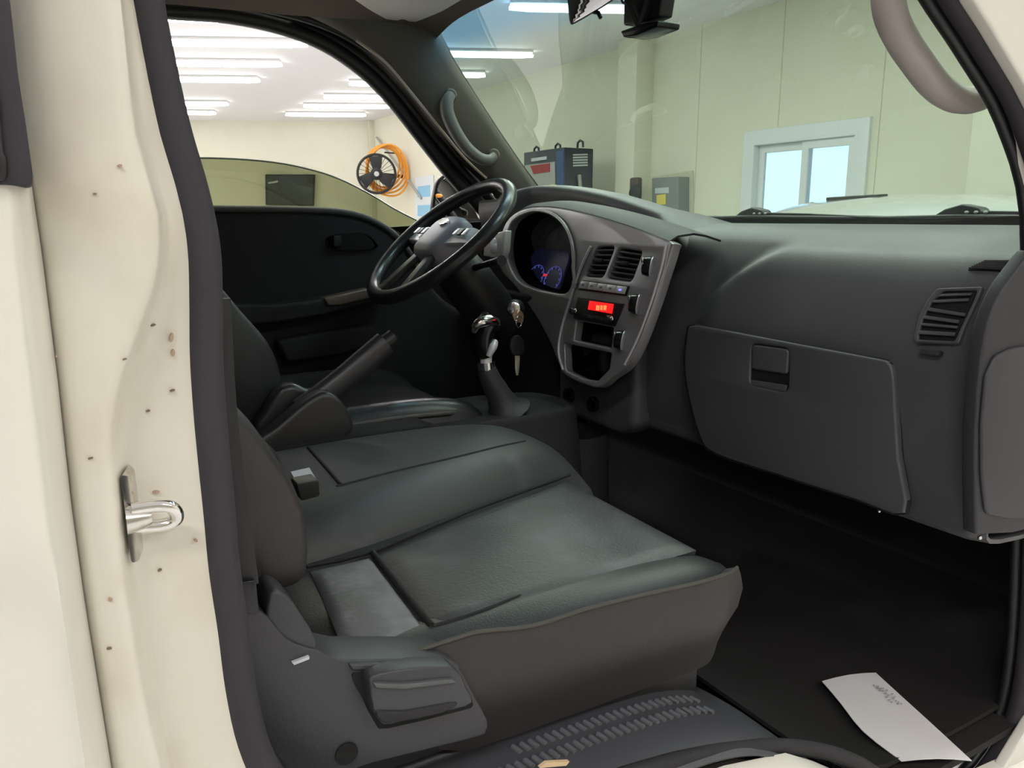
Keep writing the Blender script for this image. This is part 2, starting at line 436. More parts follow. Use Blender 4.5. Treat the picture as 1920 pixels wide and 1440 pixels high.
lathe('hub_cap', c+fd*.05, fd, [(0, .012), (.04, .012), (.042, 0), (0, 0)], LGREY, fan)
tube('wall_bracket', [c-fd*.12, V((FW, c.y+.25, c.z-.02))], .03, BLACK, fan)
hc = at(722, 318, 0, 5.08)
bm = bmesh.new()
for k in range(5):
    rr = R*(1.0+.07*k); o_ = ex*(.02*k-.03)+ez*(-.02*k+.05)-fn*.01
    pts = []
    for j in range(36):
        a = 2*math.pi*j/36; wob = 1+.05*math.sin(3*a+k)
        pts.append(hc+o_+fn*(.02*k)+ex*rr*.88*wob*math.cos(a)+ez*rr*1.05*wob*math.sin(a))
    add_tube(bm, pts, .019, 6, True)
tag(fin('wall_hook', add_tube(bmesh.new(), [hc+ez*R*.9, V((FW, hc.y+.1, hc.z+R*.9))], .012, 8), BLACK), 'small black wall hook behind the orange coiled hose', 'hook')
tag(fin('air_hose', bm, ORANGE), 'orange coiled hose hung behind the black wall fan', 'hose')
A, fn = farpt(497, 327, .09)
B, _ = farpt(590, 327, .09); Cc, _ = farpt(588, 386, .09); D, _ = farpt(498, 384, .09)
tv = thing('wall_screen', 'dark grey rectangular screen on the far wall seen through tinted driver window', 'screen', (A+Cc)/2)
prism('screen_frame', [A, B, Cc, D], -fn*.085, BLACK, tv, .01)
mid = (A+Cc)/2
prism('screen_glass', [mid+(p-mid)*.93+fn*.004 for p in (A, B, Cc, D)], -fn*.003, SCREEN, tv)
prism('mark', [farpt(x, y, .096)[0] for x, y in ((503, 342), (521, 338), (521, 342), (503, 345))], fn*.002, LGREY, tv)
p = ats([(713, 262), (724, 262), (790, 385), (779, 385)], 0, FW-.03)
tag(tube('wall_pipe', [at(706, 258, 0, FW-.04), at(730, 290, 0, FW-.04), at(790, 372, 0, FW-.04)], .02, MACHG), 'thin grey conduit slanting down the front wall beside the fan', 'pipe')
p = ats([(778, 333), (812, 328), (812, 415), (778, 410)], 0, FW-.02)
po = thing('wall_poster', 'pale blue and white notice on the wall left of the door mirror', 'poster', p[3])
prism('sheet', p, (.015, 0, 0), POSTER, po)
prism('picture', ats([(783, 350), (806, 347), (806, 368), (783, 370)], 0, FW-.024), (.003, 0, 0), POSTB, po)
prism('picture', ats([(783, 385), (806, 384), (806, 408), (783, 405)], 0, FW-.024), (.003, 0, 0), POSTB, po)

# dark machine cabinet beyond the windscreen ---------------------------
mx = 4.70
ztop = at(1057, 276, 0, mx).z; yF0 = at(982, 285, 0, mx).y; yF1 = at(1057, 280, 0, mx).y
xe = min(at(1113, 276, 1, yF1).x, FW-.02)
def onm(px, py, off): return at(px, py, 0, mx-off)
def ons(px, py, off): return at(px, py, 1, yF1-off)
mc = thing('air_compressor', 'tall dark blue machine cabinet with red panel and louvres behind the windscreen', 'machine', ((mx+xe)/2, (yF0+yF1)/2, 0))
box('casing', ((mx+xe)/2, (yF0+yF1)/2, ztop/2), (xe-mx, yF0-yF1, ztop), MACH, mc, bevel=.01)
prism('front_panel', [onm(*p, .008) for p in ((984, 310), (1040, 303), (1042, 470), (984, 470))], (.012, 0, 0), MACHG, mc, .003)
prism('name_plate', [onm(*p, .012) for p in ((996, 297), (1024, 293), (1024, 299), (996, 303))], (.016, 0, 0), LGREY, mc)
prism('red_panel', [onm(*p, .016) for p in ((994, 311), (1030, 306), (1030, 322), (1000, 326))], (.010, 0, 0), MACHR, mc)
prism('blue_stripe', [onm(*p, .016) for p in ((1042, 284), (1056, 282), (1057, 420), (1046, 420))], (.018, 0, 0), MACHB, mc)
prism('yellow_label', [onm(*p, .022) for p in ((1031, 346), (1042, 346), (1043, 376), (1033, 376))], (.016, 0, 0), YEL, mc)
for k in range(5):
    prism('louvre', [ons(*p, .008) for p in ((1075, 289+5*k), (1102, 288+5*k), (1102, 291+5*k), (1075, 292+5*k))], (0, .012, 0), LGREY, mc)
for px, py in ((1006, 278), (1046, 274), (1088, 272)):
    e = at(px, py, 0, mx+.10)
    tube('lifting_eye', [V((e.x, e.y-.05, ztop-.01)), V((e.x, e.y-.045, ztop+.04)), V((e.x, e.y, ztop+.06)), V((e.x, e.y+.045, ztop+.04)), V((e.x, e.y+.05, ztop-.01))], .012, MACH, mc, 8)
tube('hose_fitting', [ons(1086, 328, .02), ons(1088, 350, .04), ons(1085, 420, .03)], .02, MACHG, mc)

# grey electric box
xb = FW-.16
P = ats([(1222, 334), (1272, 331), (1272, 420), (1222, 424)], 0, xb)
eb = thing('electric_box', 'grey metal electric box with labels on the wall beside the post', 'electric box', P[3])
prism('box_body', P, (.155, 0, 0), BOXG, eb, .008)
prism('label_plate', ats([(1228, 353), (1254, 351), (1254, 362), (1228, 363)], 0, xb-.004), (.003, 0, 0), LGREY, eb)
prism('label_plate', ats([(1231, 366), (1248, 364), (1248, 383), (1231, 384)], 0, xb-.004), (.003, 0, 0), YEL, eb)
prism('mounting_board', ats([(1185, 338), (1300, 320), (1302, 440), (1185, 440)], 0, FW-.004), (-.02, 0, 0), WALLS, eb)
c = at(1186, 356, 0, FW-.30)
ph = thing('wall_telephone', 'small dark red and black unit on the wall between post and electric box', 'alarm', c)
box('housing', c+V((.04, 0, 0)), (.07, .13, .24), mat('phone_dark_red', (.10, .06, .055), .5), ph, bevel=.02)
lathe('bell', c+V((.0, -.05, -.03)), (-1, 0, 0), [(.0, .05), (.05, .045), (.085, .01), (.085, -.01), (0, -.01)], BLACK, ph)

# white car parked ahead --------------------------------------------------
ch = V((.35, .937, 0)); cw = V((-.937, .35, 0))
c0 = at(1730, 363, 2, 1.66); c0.z = 0
def cpt(l, w_, z): return c0+ch*l+cw*w_+V((0, 0, z))
car = thing('parked_car', 'white parked car, only its domed roof showing above the dashboard', 'car', c0)
rows = []
for l, zt, hw in ((-1.25, 1.22, .60), (-1.1, 1.42, .62), (-.8, 1.58, .64), (-.4, 1.645, .65), (0, 1.66, .65), (.5, 1.65, .64), (.9, 1.60, .63), (1.15, 1.5, .62), (1.4, 1.2, .60)):
    rows.append([cpt(l, hw*s, zt-.16*abs(s)**2.4) for s in (-1.12, -1, -.8, -.5, -.2, 0, .2, .5, .8, 1, 1.12)])
solid_grid('roof', [cat(r, 3) for r in rows], .03, CARW, car)
rows = []
for l, hw, zb, zt in ((-2.1, .6, .35, .7), (-1.95, .82, .25, .95), (-1.2, .88, .22, 1.0), (0, .9, .22, 1.0), (1.3, .88, .22, 1.0), (2.0, .8, .25, .85), (2.2, .6, .35, .6)):
    rows.append([cpt(l, -hw, zb), cpt(l, -hw*1.03, (zb+zt)/2), cpt(l, -hw*.93, zt), cpt(l, 0, zt+.02), cpt(l, hw*.93, zt), cpt(l, hw*1.03, (zb+zt)/2), cpt(l, hw, zb)])
grid('body', rows, CARW, car, closed=True, cap=True, sub=1)
rows = []
for l, hw, zt in ((-1.35, .62, 1.15), (-.9, .64, 1.50), (0, .66, 1.55), (.9, .64, 1.50), (1.5, .6, 1.1)):
    rows.append([cpt(l, -hw*1.15, .98), cpt(l, -hw*1.02, zt), cpt(l, hw*1.02, zt), cpt(l, hw*1.15, .98)])
grid('window_glass', rows, GLOSSB, car, closed=True, cap=True)
for l in (-1.35, 1.35):
    for s in (-1, 1):
        lathe('wheel', cpt(l, s*.80, .32), cw*s, [(0, .1), (.2, .1), (.22, .08), (.32, .07), (.32, -.1), (0, -.1)], BLACK, car)
A, B = at(1562, 371, 2, 1.69), at(1668, 362, 2, 1.69)
prism('roof_aerial', [cpt(.0, .22, 1.64), cpt(.40, .24, 1.636), cpt(.40, .19, 1.638), cpt(.0, .17, 1.642)], (0, 0, .016), GLOSSB, car, .005)

# ================================================================== truck cab shell
cab = thing('truck_cab', 'white truck cab with worn door pillar, pillars, windscreen, roof lining and black floor', 'truck cab', (.6, 0, .0))
# --- rear door pillar
eT = [(-300, 215), (0, 228), (240, 252), (400, 298), (480, 302), (560, 285), (620, 262), (720, 226), (800, 212), (900, 216), (1060, 232), (1200, 255), (1330, 278), (1440, 306), (1800, 420)]
wT = [(-300, 205), (0, 243), (160, 279), (233, 302), (333, 330), (480, 350), (647, 358), (780, 367), (960, 386), (1060, 399), (1160, 414), (1280, 427), (1377, 444), (1440, 464), (1550, 530), (1800, 700)]
gT = [(-300, 10), (0, 25), (345, 55), (480, 75), (720, 105), (950, 130), (1130, 155), (1440, 205), (1800, 260)]
YA, YB = -.80, -.768
rows = []
for py in list(range(-300, 1801, 50)):
    e = interp(eT, py); w_ = interp(wT, py); g = interp(gT, py); e = min(e, w_-9)
    k = min(1, (w_-e)/60)
    bump = .004*math.exp(-((py-400)/120)**2)
    r = [at(g-60, py, 1, YA+.03), at(g+2, py, 1, YA+.012), at(g+16, py, 1, YA+.002)]
    for s in (.15, .3, .45, .6, .75, .88): r.append(at(lerp(g+16, e-14*k, s), py, 1, YA-bump*math.sin(s*3.14)))
    r += [at(e-8*k, py, 1, YA+.001), at(e, py, 1, YA+.004), at(e+9*k, py, 1, YA+.014), at(e+17*k, py, 1, lerp(YA+.02, YB-.003, k)), at(e+27*k, py, 1, lerp(YA+.022, YB, k))]
    for s in (.25, .5, .75, 1): r.append(at(lerp(e+27*k, w_+16, s), py, 1, lerp(lerp(YA+.022, YB, k), YB+.004, s)))
    rows.append(r)
pill = solid_grid('rear_pillar', rows, .003, WHITE, cab, 60, 'worn white painted door pillar with dark scuffs')
# scuffs on the pillar paint
SC = mat('scuff_dark', (.20, .16, .12), .8); SC2 = mat('scuff_rust', (.46, .32, .23), .8)
def scuff(px, py, w_, h, ang, y, mt):
    c_, s_ = math.cos(ang), math.sin(ang)
    pts = []
    for k in range(8):
        a = 2*math.pi*k/8; u_, v_ = w_*.85*math.cos(a), h*.8*math.sin(a)*(1+.5*random.random())
        pts.append(at(px+u_*c_-v_*s_, py+u_*s_+v_*c_, 1, y))
    prism('scuff', pts, (0, .004, 0), mt, cab)
for a in ((287, 610, 7, 2, -.2, YB-.004, SC), (322, 633, 4, 9, .1, YB-.0015, SC2), (325, 662, 4, 6, .1, YB-.0015, SC2), (324, 733, 6, 1.5, -.3, YB-.0015, SC), (278, 771, 5, 1.5, -.3, YB-.0015, SC),
          (293, 923, 8, 2, -.1, YB-.0015, SC2), (300, 1070, 5, 1.5, -.4, YB-.0015, SC), (368, 1015, 4, 2, 0, YB-.0015, SC2), (170, 860, 6, 1.5, -.3, YA-.002, SC), (205, 1217, 6, 1.5, -.2, YA-.002, SC),
          (225, 310, 6, 2, 0, YA-.004, SC2), (178, 363, 5, 1.2, 0, YA-.005, SC), (106, 668, 3, 2, 0, YA-.002, SC2), (207, 1125, 5, 4, .4, YA-.002, SC2), (234, 674, 5, 1.5, -.3, YA-.001, SC)):
    scuff(*a)
# --- door striker
st = thing('door_striker', 'polished steel door striker loop bolted to the white pillar', 'door striker', at(262, 975, 1, -.775))
pc = [at(226, 890, 1, -.792), at(244, 893, 1, -.784), at(262, 1052, 1, -.784), at(246, 1056, 1, -.792)]
prism('striker_plate', rnd(pc, .3), (.006, .024, 0), STEEL, st, .0015)
lp = [at(246, 955, 1, -.79), at(290, 948, 1, -.79), at(318, 950, 1, -.79), at(331, 962, 1, -.787), at(328, 976, 1, -.784), at(300, 985, 1, -.782), at(252, 988, 1, -.782)]
tube('striker_loop', cat(lp, 5), .0045, CHROME, st, 12)
lathe('striker_boss', at(248, 972, 1, -.787), (1, 0, 0), [(0, .012), (.006, .011), (.008, .006), (.010, -.004), (0, -.004)], STEEL, st)
# --- weather strip round the door opening
YS = -.757
sp_ = [(262, -120), (268, 0), (300, 160), (325, 260), (355, 360), (376, 460), (381, 560), (382, 660), (388, 760), (397, 860), (407, 960), (416, 1060), (432, 1170), (446, 1280), (468, 1380), (505, 1460), (570, 1530), (680, 1590), (880, 1640), (1250, 1650), (1600, 1590), (1780, 1510), (1868, 1420), (1908, 1330), (1928, 1200), (1938, 1000), (1950, 700), (1960, 400), (1915, 220), (1850, 100), (1787, 0), (1690, -150), (1500, -330), (1100, -430), (600, -430), (330, -330)]
wsp = cat(ats(sp_, 1, YS), 4, True)
tube('weather_strip', wsp, .0125, RUB, cab, 14, True, squash=1.1, up=(0, 1, 0), label='dark rubber door seal')
tube('seal_lip', [p+V((0, .022, 0)) + (p-V((.62, YS, 1.42))).normalized()*-.004 for p in wsp], .008, BLACK, cab, 8, True)
# --- passenger side front pillar, sill, outer skin
sp2 = [(1858, -260), (1700, -260), (1828, 0), (1860, 50), (1925, 160), (1975, 260), (1990, 500), (1985, 1000), (1975, 1250), (1940, 1350), (1880, 1450), (1780, 1560), (2000, 1700), (2300, 1600), (2500, 600), (2400, 100), (2100, -260)]
prism('front_pillar', [V((min(p.x, 1.47), p.y, p.z)) for p in ats(sp2[1:], 1, -.785)], (0, .018, 0), WHITE2, cab, .004)
# sill / step skin below the opening
rows = []
for x in [(-.1+.05*k) for k in range(29)]:
    ztop = interp([(-.1, 1.0), (.25, .985), (.45, .975), (.6, .963), (.7, .942), (.78, .895), (.86, .83), (.95, .775), (1.35, .74)], x)
    rows.append([V((x, -.765, ztop-.012)), V((x, -.80, ztop-.014)), V((x, -.82, ztop-.03)), V((x, -.825, ztop-.12)), V((x, -.80, .45))])
solid_grid('door_sill', rows, .004, WHITE2, cab)
# --- floor, engine cover, firewall, added wall behind the seats
rows = []
for x, z in ((-.15, .96), (.2, .96), (.5, .955), (.62, .935), (.70, .89), (.78, .82), (.86, .782), (.95, .772), (1.1, .772), (1.25, .775), (1.34, .81), (1.40, .90)):
    rows.append([V((x, y, z-.0)) for y in (-.765, -.5, -.25, 0, .25, .5, .78)])
solid_grid('cab_floor', [r for r in rows], .012, CARPET, cab, 60, 'black floor covering')
box('firewall', (1.42, 0, 1.18), (.03, 1.56, .74), BLACKM, cab)
box('light_stop_wall', (-.13, 0, 1.5), (.03, 1.52, 1.1), DASHD, cab)  # added dark wall closing off light from behind; a double cab has none
tb = [(-.15, .80), (1.45, .80), (1.45, 1.50), (1.30, 1.55), (.36, 1.50), (.2, 1.50), (.2, 2.0), (-.15, 2.0)]
prism('far_side_panel', [V((x, .795, z)) for x, z in tb], (0, .03, 0), BLACKM, cab)
# --- windscreen
wb0, wt0 = (1.335, 1.535), (.955, 2.06)
rows = []
for k in range(9):
    t = k/8; row = []
    for j in range(13):
        y = -.74+1.48*j/12; s = y/.74
        x = lerp(wb0[0], wt0[0], t)-.05*s*s; z = lerp(wb0[1], wt0[1], t)+.03*abs(s)**3*(1-t)
        row.append(V((x, y, z)))
    rows.append(row)
bmw = add_grid(bmesh.new(), rows)
org = V((1.1, 0, 1.5))
GLW = glass('windscreen_glass_banded', (.43, .535, .465), 1.6, band=(.445, .50, (.22, .45, .62)))
fin('windscreen', bmw, GLW, cab, 60, 'green tinted windscreen with a blue shade band', origin=org)
# --- roof lining
rows = []
for x, z in ((-.15, 2.06), (.2, 2.075), (.55, 2.085), (.75, 2.085), (.88, 2.07), (.945, 2.05)):
    row = []
    for y in (-.74, -.70, -.62, -.5, -.25, 0, .25, .5, .60, .66, .69):
        s = abs(y)
        dz = -.005 if s < .55 else -.005-lerp(.075, .035, sstep(.6, .93, x))*((s-.55)/.19)**1.3
        row.append(V((x, y, z+dz)))
    rows.append(cat(row, 2))
rl = [cat([r[i] for r in rows], 3) for i in range(len(rows[0]))]
solid_grid('roof_lining', rl, .012, HEAD, cab, 60, 'brown grey roof lining')
box('roof_skin', (.38, 0, 2.135), (1.14, 1.56, .03), WHITE2, cab, bevel=.01)
# --- driver-side front pillar trim: strip between the window opening and the windscreen
wso = cat([(700, -40), (815, 48), (842, 102), (880, 165), (925, 235), (975, 307), (1035, 388), (1080, 450)], 5) if False else None
inn = [(560, 20), (640, 58), (700, 100), (760, 163), (815, 232), (868, 292), (915, 338), (960, 385), (1010, 440)]
outt = [(700, 12), (770, 30), (818, 52), (852, 115), (893, 180), (935, 245), (978, 308), (1030, 380), (1075, 440)]
ic = cat([V((*p, 0)) for p in inn], 4); oc = cat([V((*p, 0)) for p in outt], 4)
rows = []
for a, b in zip(ic, oc):
    A = at(a.x, a.y, 1, .715); B = at(b.x, b.y, 1, .69)
    # the trim wraps: bulge slightly inboard between the two edges
    Mi = (A+B)/2+V((-.008, -.014, 0))
    rows.append([A+V((.0, .05, 0)), A, lerp(A, Mi, .35)+V((-.002, -.006, 0)), Mi, lerp(Mi, B, .6)+V((0, -.004, 0)), B, B+V((.03, .06, 0))])
solid_grid('front_pillar_trim', rows, .004, PILT, cab, 60, 'grey brown plastic pillar trim, driver side')
# black glass edge and light pinch-weld along the window opening
tube('windscreen_seal', ats([(806, 30), (818, 54), (851, 117), (891, 181), (934, 247), (977, 310), (1028, 378)], 1, .700), .0055, BLACK, cab, 8)
pl = cat(ats([(300, -2), (420, 6), (520, 22), (600, 45), (668, 78), (720, 118), (775, 182), (825, 245), (875, 305), (918, 342)], 1, .735), 4)
tube('opening_trim', pl, .010, BLACK, cab, 10)
tube('pinch_weld', cat(ats([(668, 76), (700, 98), (730, 124), (775, 178), (825, 240), (872, 297), (912, 334)], 1, .700), 4), .0034, mat('primer_beige', (.62, .52, .43), .5), cab, 8, label='beige painted edge')
# passenger-side inner pillar trim
rows = []
for t in [k/8 for k in range(9)]:
    x = lerp(1.30, .90, t); z = lerp(1.50, 2.06, t)
    rows.append([V((x+.03, -.700, z)), V((x-.02, -.695, z-.01)), V((x-.06, -.715, z-.04)), V((x-.085, -.745, z-.06))])
solid_grid('passenger_pillar_trim', rows, .006, VISOR, cab)

# ================================================================== rear door beside the pillar
rd = thing('rear_door', 'white rear passenger door panel with black window garnish, left of the pillar', 'car door', at(0, 1440, 1, -.83))
dT = [(335, 24), (480, 33), (700, 60), (950, 90), (1100, 110), (1440, 160), (1800, 215)]
rows = []
for py in range(338, 1801, 43):
    d = interp(dT, py); g = interp(gT, py)
    sh = .012*sstep(1000, 1200, py)
    rows.append([at(-700, py, 1, -.838+sh), at(-300, py, 1, -.838+sh), at(d-60, py, 1, -.838+sh), at(d-14, py, 1, -.838+sh*.7), at(d, py, 1, -.834), at(lerp(d, g, .35), py, 1, -.822), at(lerp(d, g, .75), py, 1, -.806), at(g+4, py, 1, -.797), at(g+4, py, 1, -.785)])
solid_grid('door_panel', rows, .003, WHITE2, rd, 60)
gp = [(-600, -300), (-20, -300), (18, 0), (32, 130), (48, 230), (61, 325), (60, 345), (52, 349), (30, 347), (-600, 330)]
prism('window_garnish', ats(gp, 1, -.842), (0, .035, 0), RUB, rd, .003, label='black window garnish')
gp = [(-600, -300), (-60, -300), (-22, 0), (0, 200), (8, 285), (14, 300), (14, 340), (-600, 330)]
prism('window_rubber', ats(gp, 1, -.846), (0, .01, 0), BLACK, rd, .003)

# ================================================================== driver door
dd = thing('driver_door', 'black inner panel of the driver door with half lowered green window', 'car door', (.6, .76, .85))
sill = cat([V((*p, 0)) for p in [(300, 384), (400, 387), (520, 388), (630, 392), (690, 406), (735, 432), (765, 466), (790, 510), (830, 560), (900, 600)]], 4)
rows = []
for s in sill:
    T = at(s.x, s.y, 1, .755)
    zb = .86
    r = [T+V((0, .03, -.012)), T+V((0, .012, -.001)), T+V((0, -.006, -.004)), T+V((0, -.016, -.016)), T+V((0, -.018, -.032))]
    for k in (.15, .3, .45, .6, .8, 1): r.append(V((T.x, T.y-.012+.012*k, lerp(T.z-.03, zb, k))))
    rows.append(r)
solid_grid('inner_panel', rows, .006, DASHD, dd, 50)
tube('sill_highlight', [at(p.x, p.y, 1, .737)+V((0, 0, -.006)) for p in sill if p.y < 520], .0085, mat('sill_highlight_grey', (.09, .09, .088), .5), dd, 10, label='painted grey highlight along the upper edge of the door panel')  # lighter tube stands in for the highlight along the sill top
wf = cat(ats([(250, 12), (330, 20), (430, 28), (530, 50), (610, 82), (680, 130), (735, 185), (790, 255), (845, 325), (890, 375), (930, 420)], 1, .772), 4)
tube('window_frame', wf, .021, BLACK, dd, 10, squash=.8, up=(0, 1, 0))
tube('frame_seal', cat(ats([(250, 6), (330, 12), (430, 20), (535, 40), (620, 72), (692, 118), (750, 174), (808, 246), (862, 312), (905, 358), (945, 405)], 1, .778), 4), [.026, .026, .026, .022, .012], BLACK, dd, 10, squash=.7, up=(0, 1, 0))
gl = [(300, 296), (365, 296), (440, 298), (510, 304), (570, 315), (630, 333), (690, 362), (740, 392), (785, 415), (800, 480), (740, 480), (640, 420), (380, 400), (300, 400)]
plate('window_pane', [ats(gl, 1, .776)], (0, -1, 0), .004, GLD, dd, bevel=.0005, label='dark green tinted window glass, lowered')
tube('glass_edge', cat(ats(gl[:9], 1, .776), 3), .0022, mat('glass_edge_green', (.30, .34, .27), .3), dd, 6)
ar = [(380, 560), (440, 572), (520, 572), (590, 563), (650, 552), (705, 538), (740, 525), (740, 550), (690, 570), (610, 590), (520, 605), (440, 612), (380, 615)]
prism('armrest', ats(ar, 1, .675), (0, .09, 0), DASHD, dd, .008)
gr = [(608, 560), (690, 542), (715, 540), (715, 553), (690, 560), (640, 572), (616, 573)]
prism('switch_panel', ats(gr, 1, .668), (0, .05, 0), mat('armrest_grip_tan', (.20, .15, .12), .4), dd, .004, label='brownish grip insert on the armrest')
rc = ats([(615, 445), (640, 438), (680, 437), (700, 448), (706, 466), (640, 469), (618, 462)], 1, .731)
plate('handle_bezel', [cat(rc, 3, True), [sum(rc, V())/7+(p-sum(rc, V())/7)*.84 for p in cat(rc, 3, True)]], (0, -1, 0), .012, DASHD, dd, bevel=.002)
plate('handle_recess', [cat(rc, 3, True)], (0, -1, 0), .003, BLACKM, dd, bevel=.0005)
box('handle', at(632, 452, 1, .722), (.022, .012, .03), BLACK, dd, bevel=.004)
pk = [(520, 640), (600, 625), (700, 610), (720, 640), (640, 665), (540, 680)]
prism('door_pocket', ats(pk, 1, .70), (0, .05, 0), DASHD, dd, .008)

# ---- door mirror outside
mr = thing('door_mirror', 'black door mirror outside the driver window, behind the steering wheel', 'mirror', at(850, 400, 1, .98))
mp = cat(ats([(806, 402), (810, 365), (818, 338), (838, 325), (868, 322), (905, 325), (925, 345), (930, 400), (925, 440), (870, 448), (812, 430)], 1, .98), 4, True)
cm = sum(mp, V())/len(mp)
nm = (V((-.85, -.42, .05))).normalized()
def tilt(p): d = p-cm; return cm+V((d.x*.72, d.x*-.0, d.z))+V((0, 0, 0))
bm = bmesh.new()
rows = [[cm+(p-cm)*.93-V((0, .006, 0)) for p in mp], [p-V((0, .012, 0)) for p in mp], [p for p in mp], [cm+(p-cm)*1.0+V((.02, .04, 0)) for p in mp], [cm+(p-cm)*.75+V((.05, .09, 0)) for p in mp], [cm+(p-cm)*.3+V((.06, .11, 0)) for p in mp]]
add_grid(bm, rows, True, True)
fin('housing', bm, BLACK, mr, 50)
n_m = V((-.35, -.93, 0)).normalized()
plate('mirror_glass', [[cm+(p-cm)*.90-V((0, .009, 0)) for p in mp]], (0, -1, 0), .003, MIRR, mr, bevel=.0005)
sphere('marker_reflection', at(823, 367, 1, .968), (.012, .003, .006), AMBER, mr)  # amber reflection in the mirror built as a faintly glowing bead
prism('mirror_foot', cat(ats([(800, 432), (820, 414), (850, 408), (880, 416), (890, 440), (860, 455), (810, 455)], 1, .93), 2, True), (0, .05, 0), WHITE2, mr, .01, label='white mirror foot')
tube('mirror_arm', [at(905, 440, 1, .95), at(900, 470, 1, .88), at(890, 480, 1, .80)], .02, BLACK, mr)
# ---- white part of a neighbouring car seen past the wheel: pale headlamp shell on the truck corner
# ================================================================== dashboard
db = thing('dashboard', 'dark grey moulded dashboard with silver centre console across the cab', 'dashboard', (1.15, 0, .85))
PB = [(1.335, 1.525), (1.27, 1.534), (1.20, 1.526), (1.16, 1.510), (1.138, 1.502), (1.108, 1.491), (1.084, 1.464), (1.068, 1.428), (1.056, 1.388), (1.05, 1.355), (1.05, 1.30), (1.052, 1.24), (1.057, 1.18), (1.066, 1.137), (1.10, 1.112), (1.33, 1.10)]
PA = [(1.335, 1.525), (1.27, 1.534), (1.20, 1.526), (1.165, 1.510), (1.145, 1.490), (1.125, 1.462), (1.110, 1.43), (1.100, 1.40), (1.094, 1.37), (1.088, 1.345), (1.085, 1.30), (1.085, 1.24), (1.088, 1.18), (1.096, 1.137), (1.12, 1.105), (1.33, 1.09)]
thr = [-.26, -.27, -.30, -.35, -.345, -.315, -.275, -.24, -.22, -.212, -.21, -.212, -.22, -.23, -.25, -.25]
PAc = cat([V((a, 0, b)) for a, b in PA], 4); PBc = cat([V((a, 0, b)) for a, b in PB], 4); THc = [p.x for p in cat([V((t, 0, 0)) for t in thr], 4)]
rows = []
NY = 110
for j in range(NY+1):
    y = lerp(-.0, -.763, j/NY); row = []
    cl = sstep(-.14, -.02, y); e = sstep(-.735, -.763, y)
    for i in range(len(PAc)):
        wv = sstep(THc[i]+.065, THc[i]-.045, y)
        x = lerp(PAc[i].x, PBc[i].x, wv)+.012*e; z = lerp(PAc[i].z, PBc[i].z, wv)
        row.append(V((x, y, z)))
    rows.append(row)
PD = solid_grid('passenger_dash', rows, -.006, DASH, db, 60, 'grey moulded passenger dashboard with airbag swell')
# --- driver-side top pad
rows = []
def pz_of(tab, x):
    pts = sorted((a, b) for a, b in tab[:10]); return interp(pts, x)
for j in range(33):
    y = lerp(-.125, .74, j/32); k = sstep(-.12, .04, y)
    zt = 1.537+.073*sstep(-.15, .55, y)
    rise = sstep(-.10, .25, y)*.02
    xf = lerp(lerp(1.105, 1.15, sstep(-.06, .06, y)), 1.08, sstep(.57, .60, y))
    zt -= .035*sstep(.57, .64, y)
    xw = 1.335-.05*(y/.74)**2
    pad = [(xw, zt-.01), (1.285, zt+.001), (1.25, zt+.004+rise*.3), (1.22, zt+rise), (xf+.025, zt+rise), (xf+.012, zt+rise-.010), (xf+.015, zt+rise-.05), (max(xf+.02, 1.13), 1.42), (max(xf+.02, 1.14), 1.30), (max(xf+.02, 1.15), 1.15), (1.3, 1.12)]
    low = [(xw, 1.52), (1.26, 1.525), (1.20, 1.515), (1.17, 1.500), (1.15, 1.475), (1.14, 1.455), (1.13, 1.43), (1.14, 1.38), (1.15, 1.28), (1.16, 1.15), (1.3, 1.12)]
    rows.append(cat([V((lerp(b[0], a[0], k), y, lerp(b[1], a[1], k))) for a, b in zip(pad, low)], 3))
solid_grid('dash_top_pad', rows, -.006, DASH, db, 60)

# --- fascia: silver grey centre frame and instrument arch (flat panel with real openings)
fp0 = at(1150, 550, 0, 1.0); fnrm = V((-1, .10, .16)).normalized()
def fa(L, off=0.0): return [atp(x, y, fp0+fnrm*off, fnrm) for x, y in L]
def fsm(L, n=3, off=0): return cat(fa(L, off), n, True)
outer = [(936, 500), (940, 440), (955, 408), (985, 390), (1030, 387), (1090, 397), (1180, 423), (1255, 452), (1258, 466), (1245, 510), (1225, 572), (1200, 640), (1176, 685), (1146, 708), (1120, 726), (1090, 718), (1060, 703), (1046, 680), (1031, 642), (1010, 602), (992, 574), (976, 551), (962, 532)]
arch = [(951, 480), (952, 440), (963, 413), (988, 398), (1015, 395), (1043, 406), (1063, 429), (1074, 463), (1075, 502), (1065, 546), (1035, 548), (985, 535), (962, 514)]
ventL = [(1120, 463), (1153, 462), (1131, 520), (1096, 518)]
ventR = [(1160, 465), (1205, 471), (1184, 528), (1139, 522)]
slot = [(1080, 601), (1150, 614), (1145, 652), (1075, 637)]
tray = [(1057, 643), (1146, 662), (1142, 692), (1120, 714), (1092, 710), (1059, 694)]
plate('centre_fascia', [fsm(outer), fsm(arch), rnd(fa(ventL), .18), rnd(fa(ventR), .18), rnd(fa(slot), .1), rnd(fa(tray), .15)], fnrm, .022, SILV, db, bevel=.004, label='silver grey centre fascia')
# instrument arch tunnel
A0 = fsm(arch, 3, -.004); ca = sum(A0, V())/len(A0)
rows = [[ca+(p-ca)*1.0 for p in A0]]
for s, dx in ((1.03, .03), (1.02, .08), (.98, .13)):
    rows.append([ca+(p-ca)*s+V((dx, .0, -.012*dx/.13)) for p in A0])
bm = add_grid(bmesh.new(), rows, True, False)
bmesh.ops.solidify(bm, geom=bm.faces[:], thickness=.003)
fin('instrument_hood', bm, BLACKM, db, 60)
# rim round the arch
tube('arch_rim', fsm(arch[:10], 3, .004)[:27], .0045, SILV, db, 8)
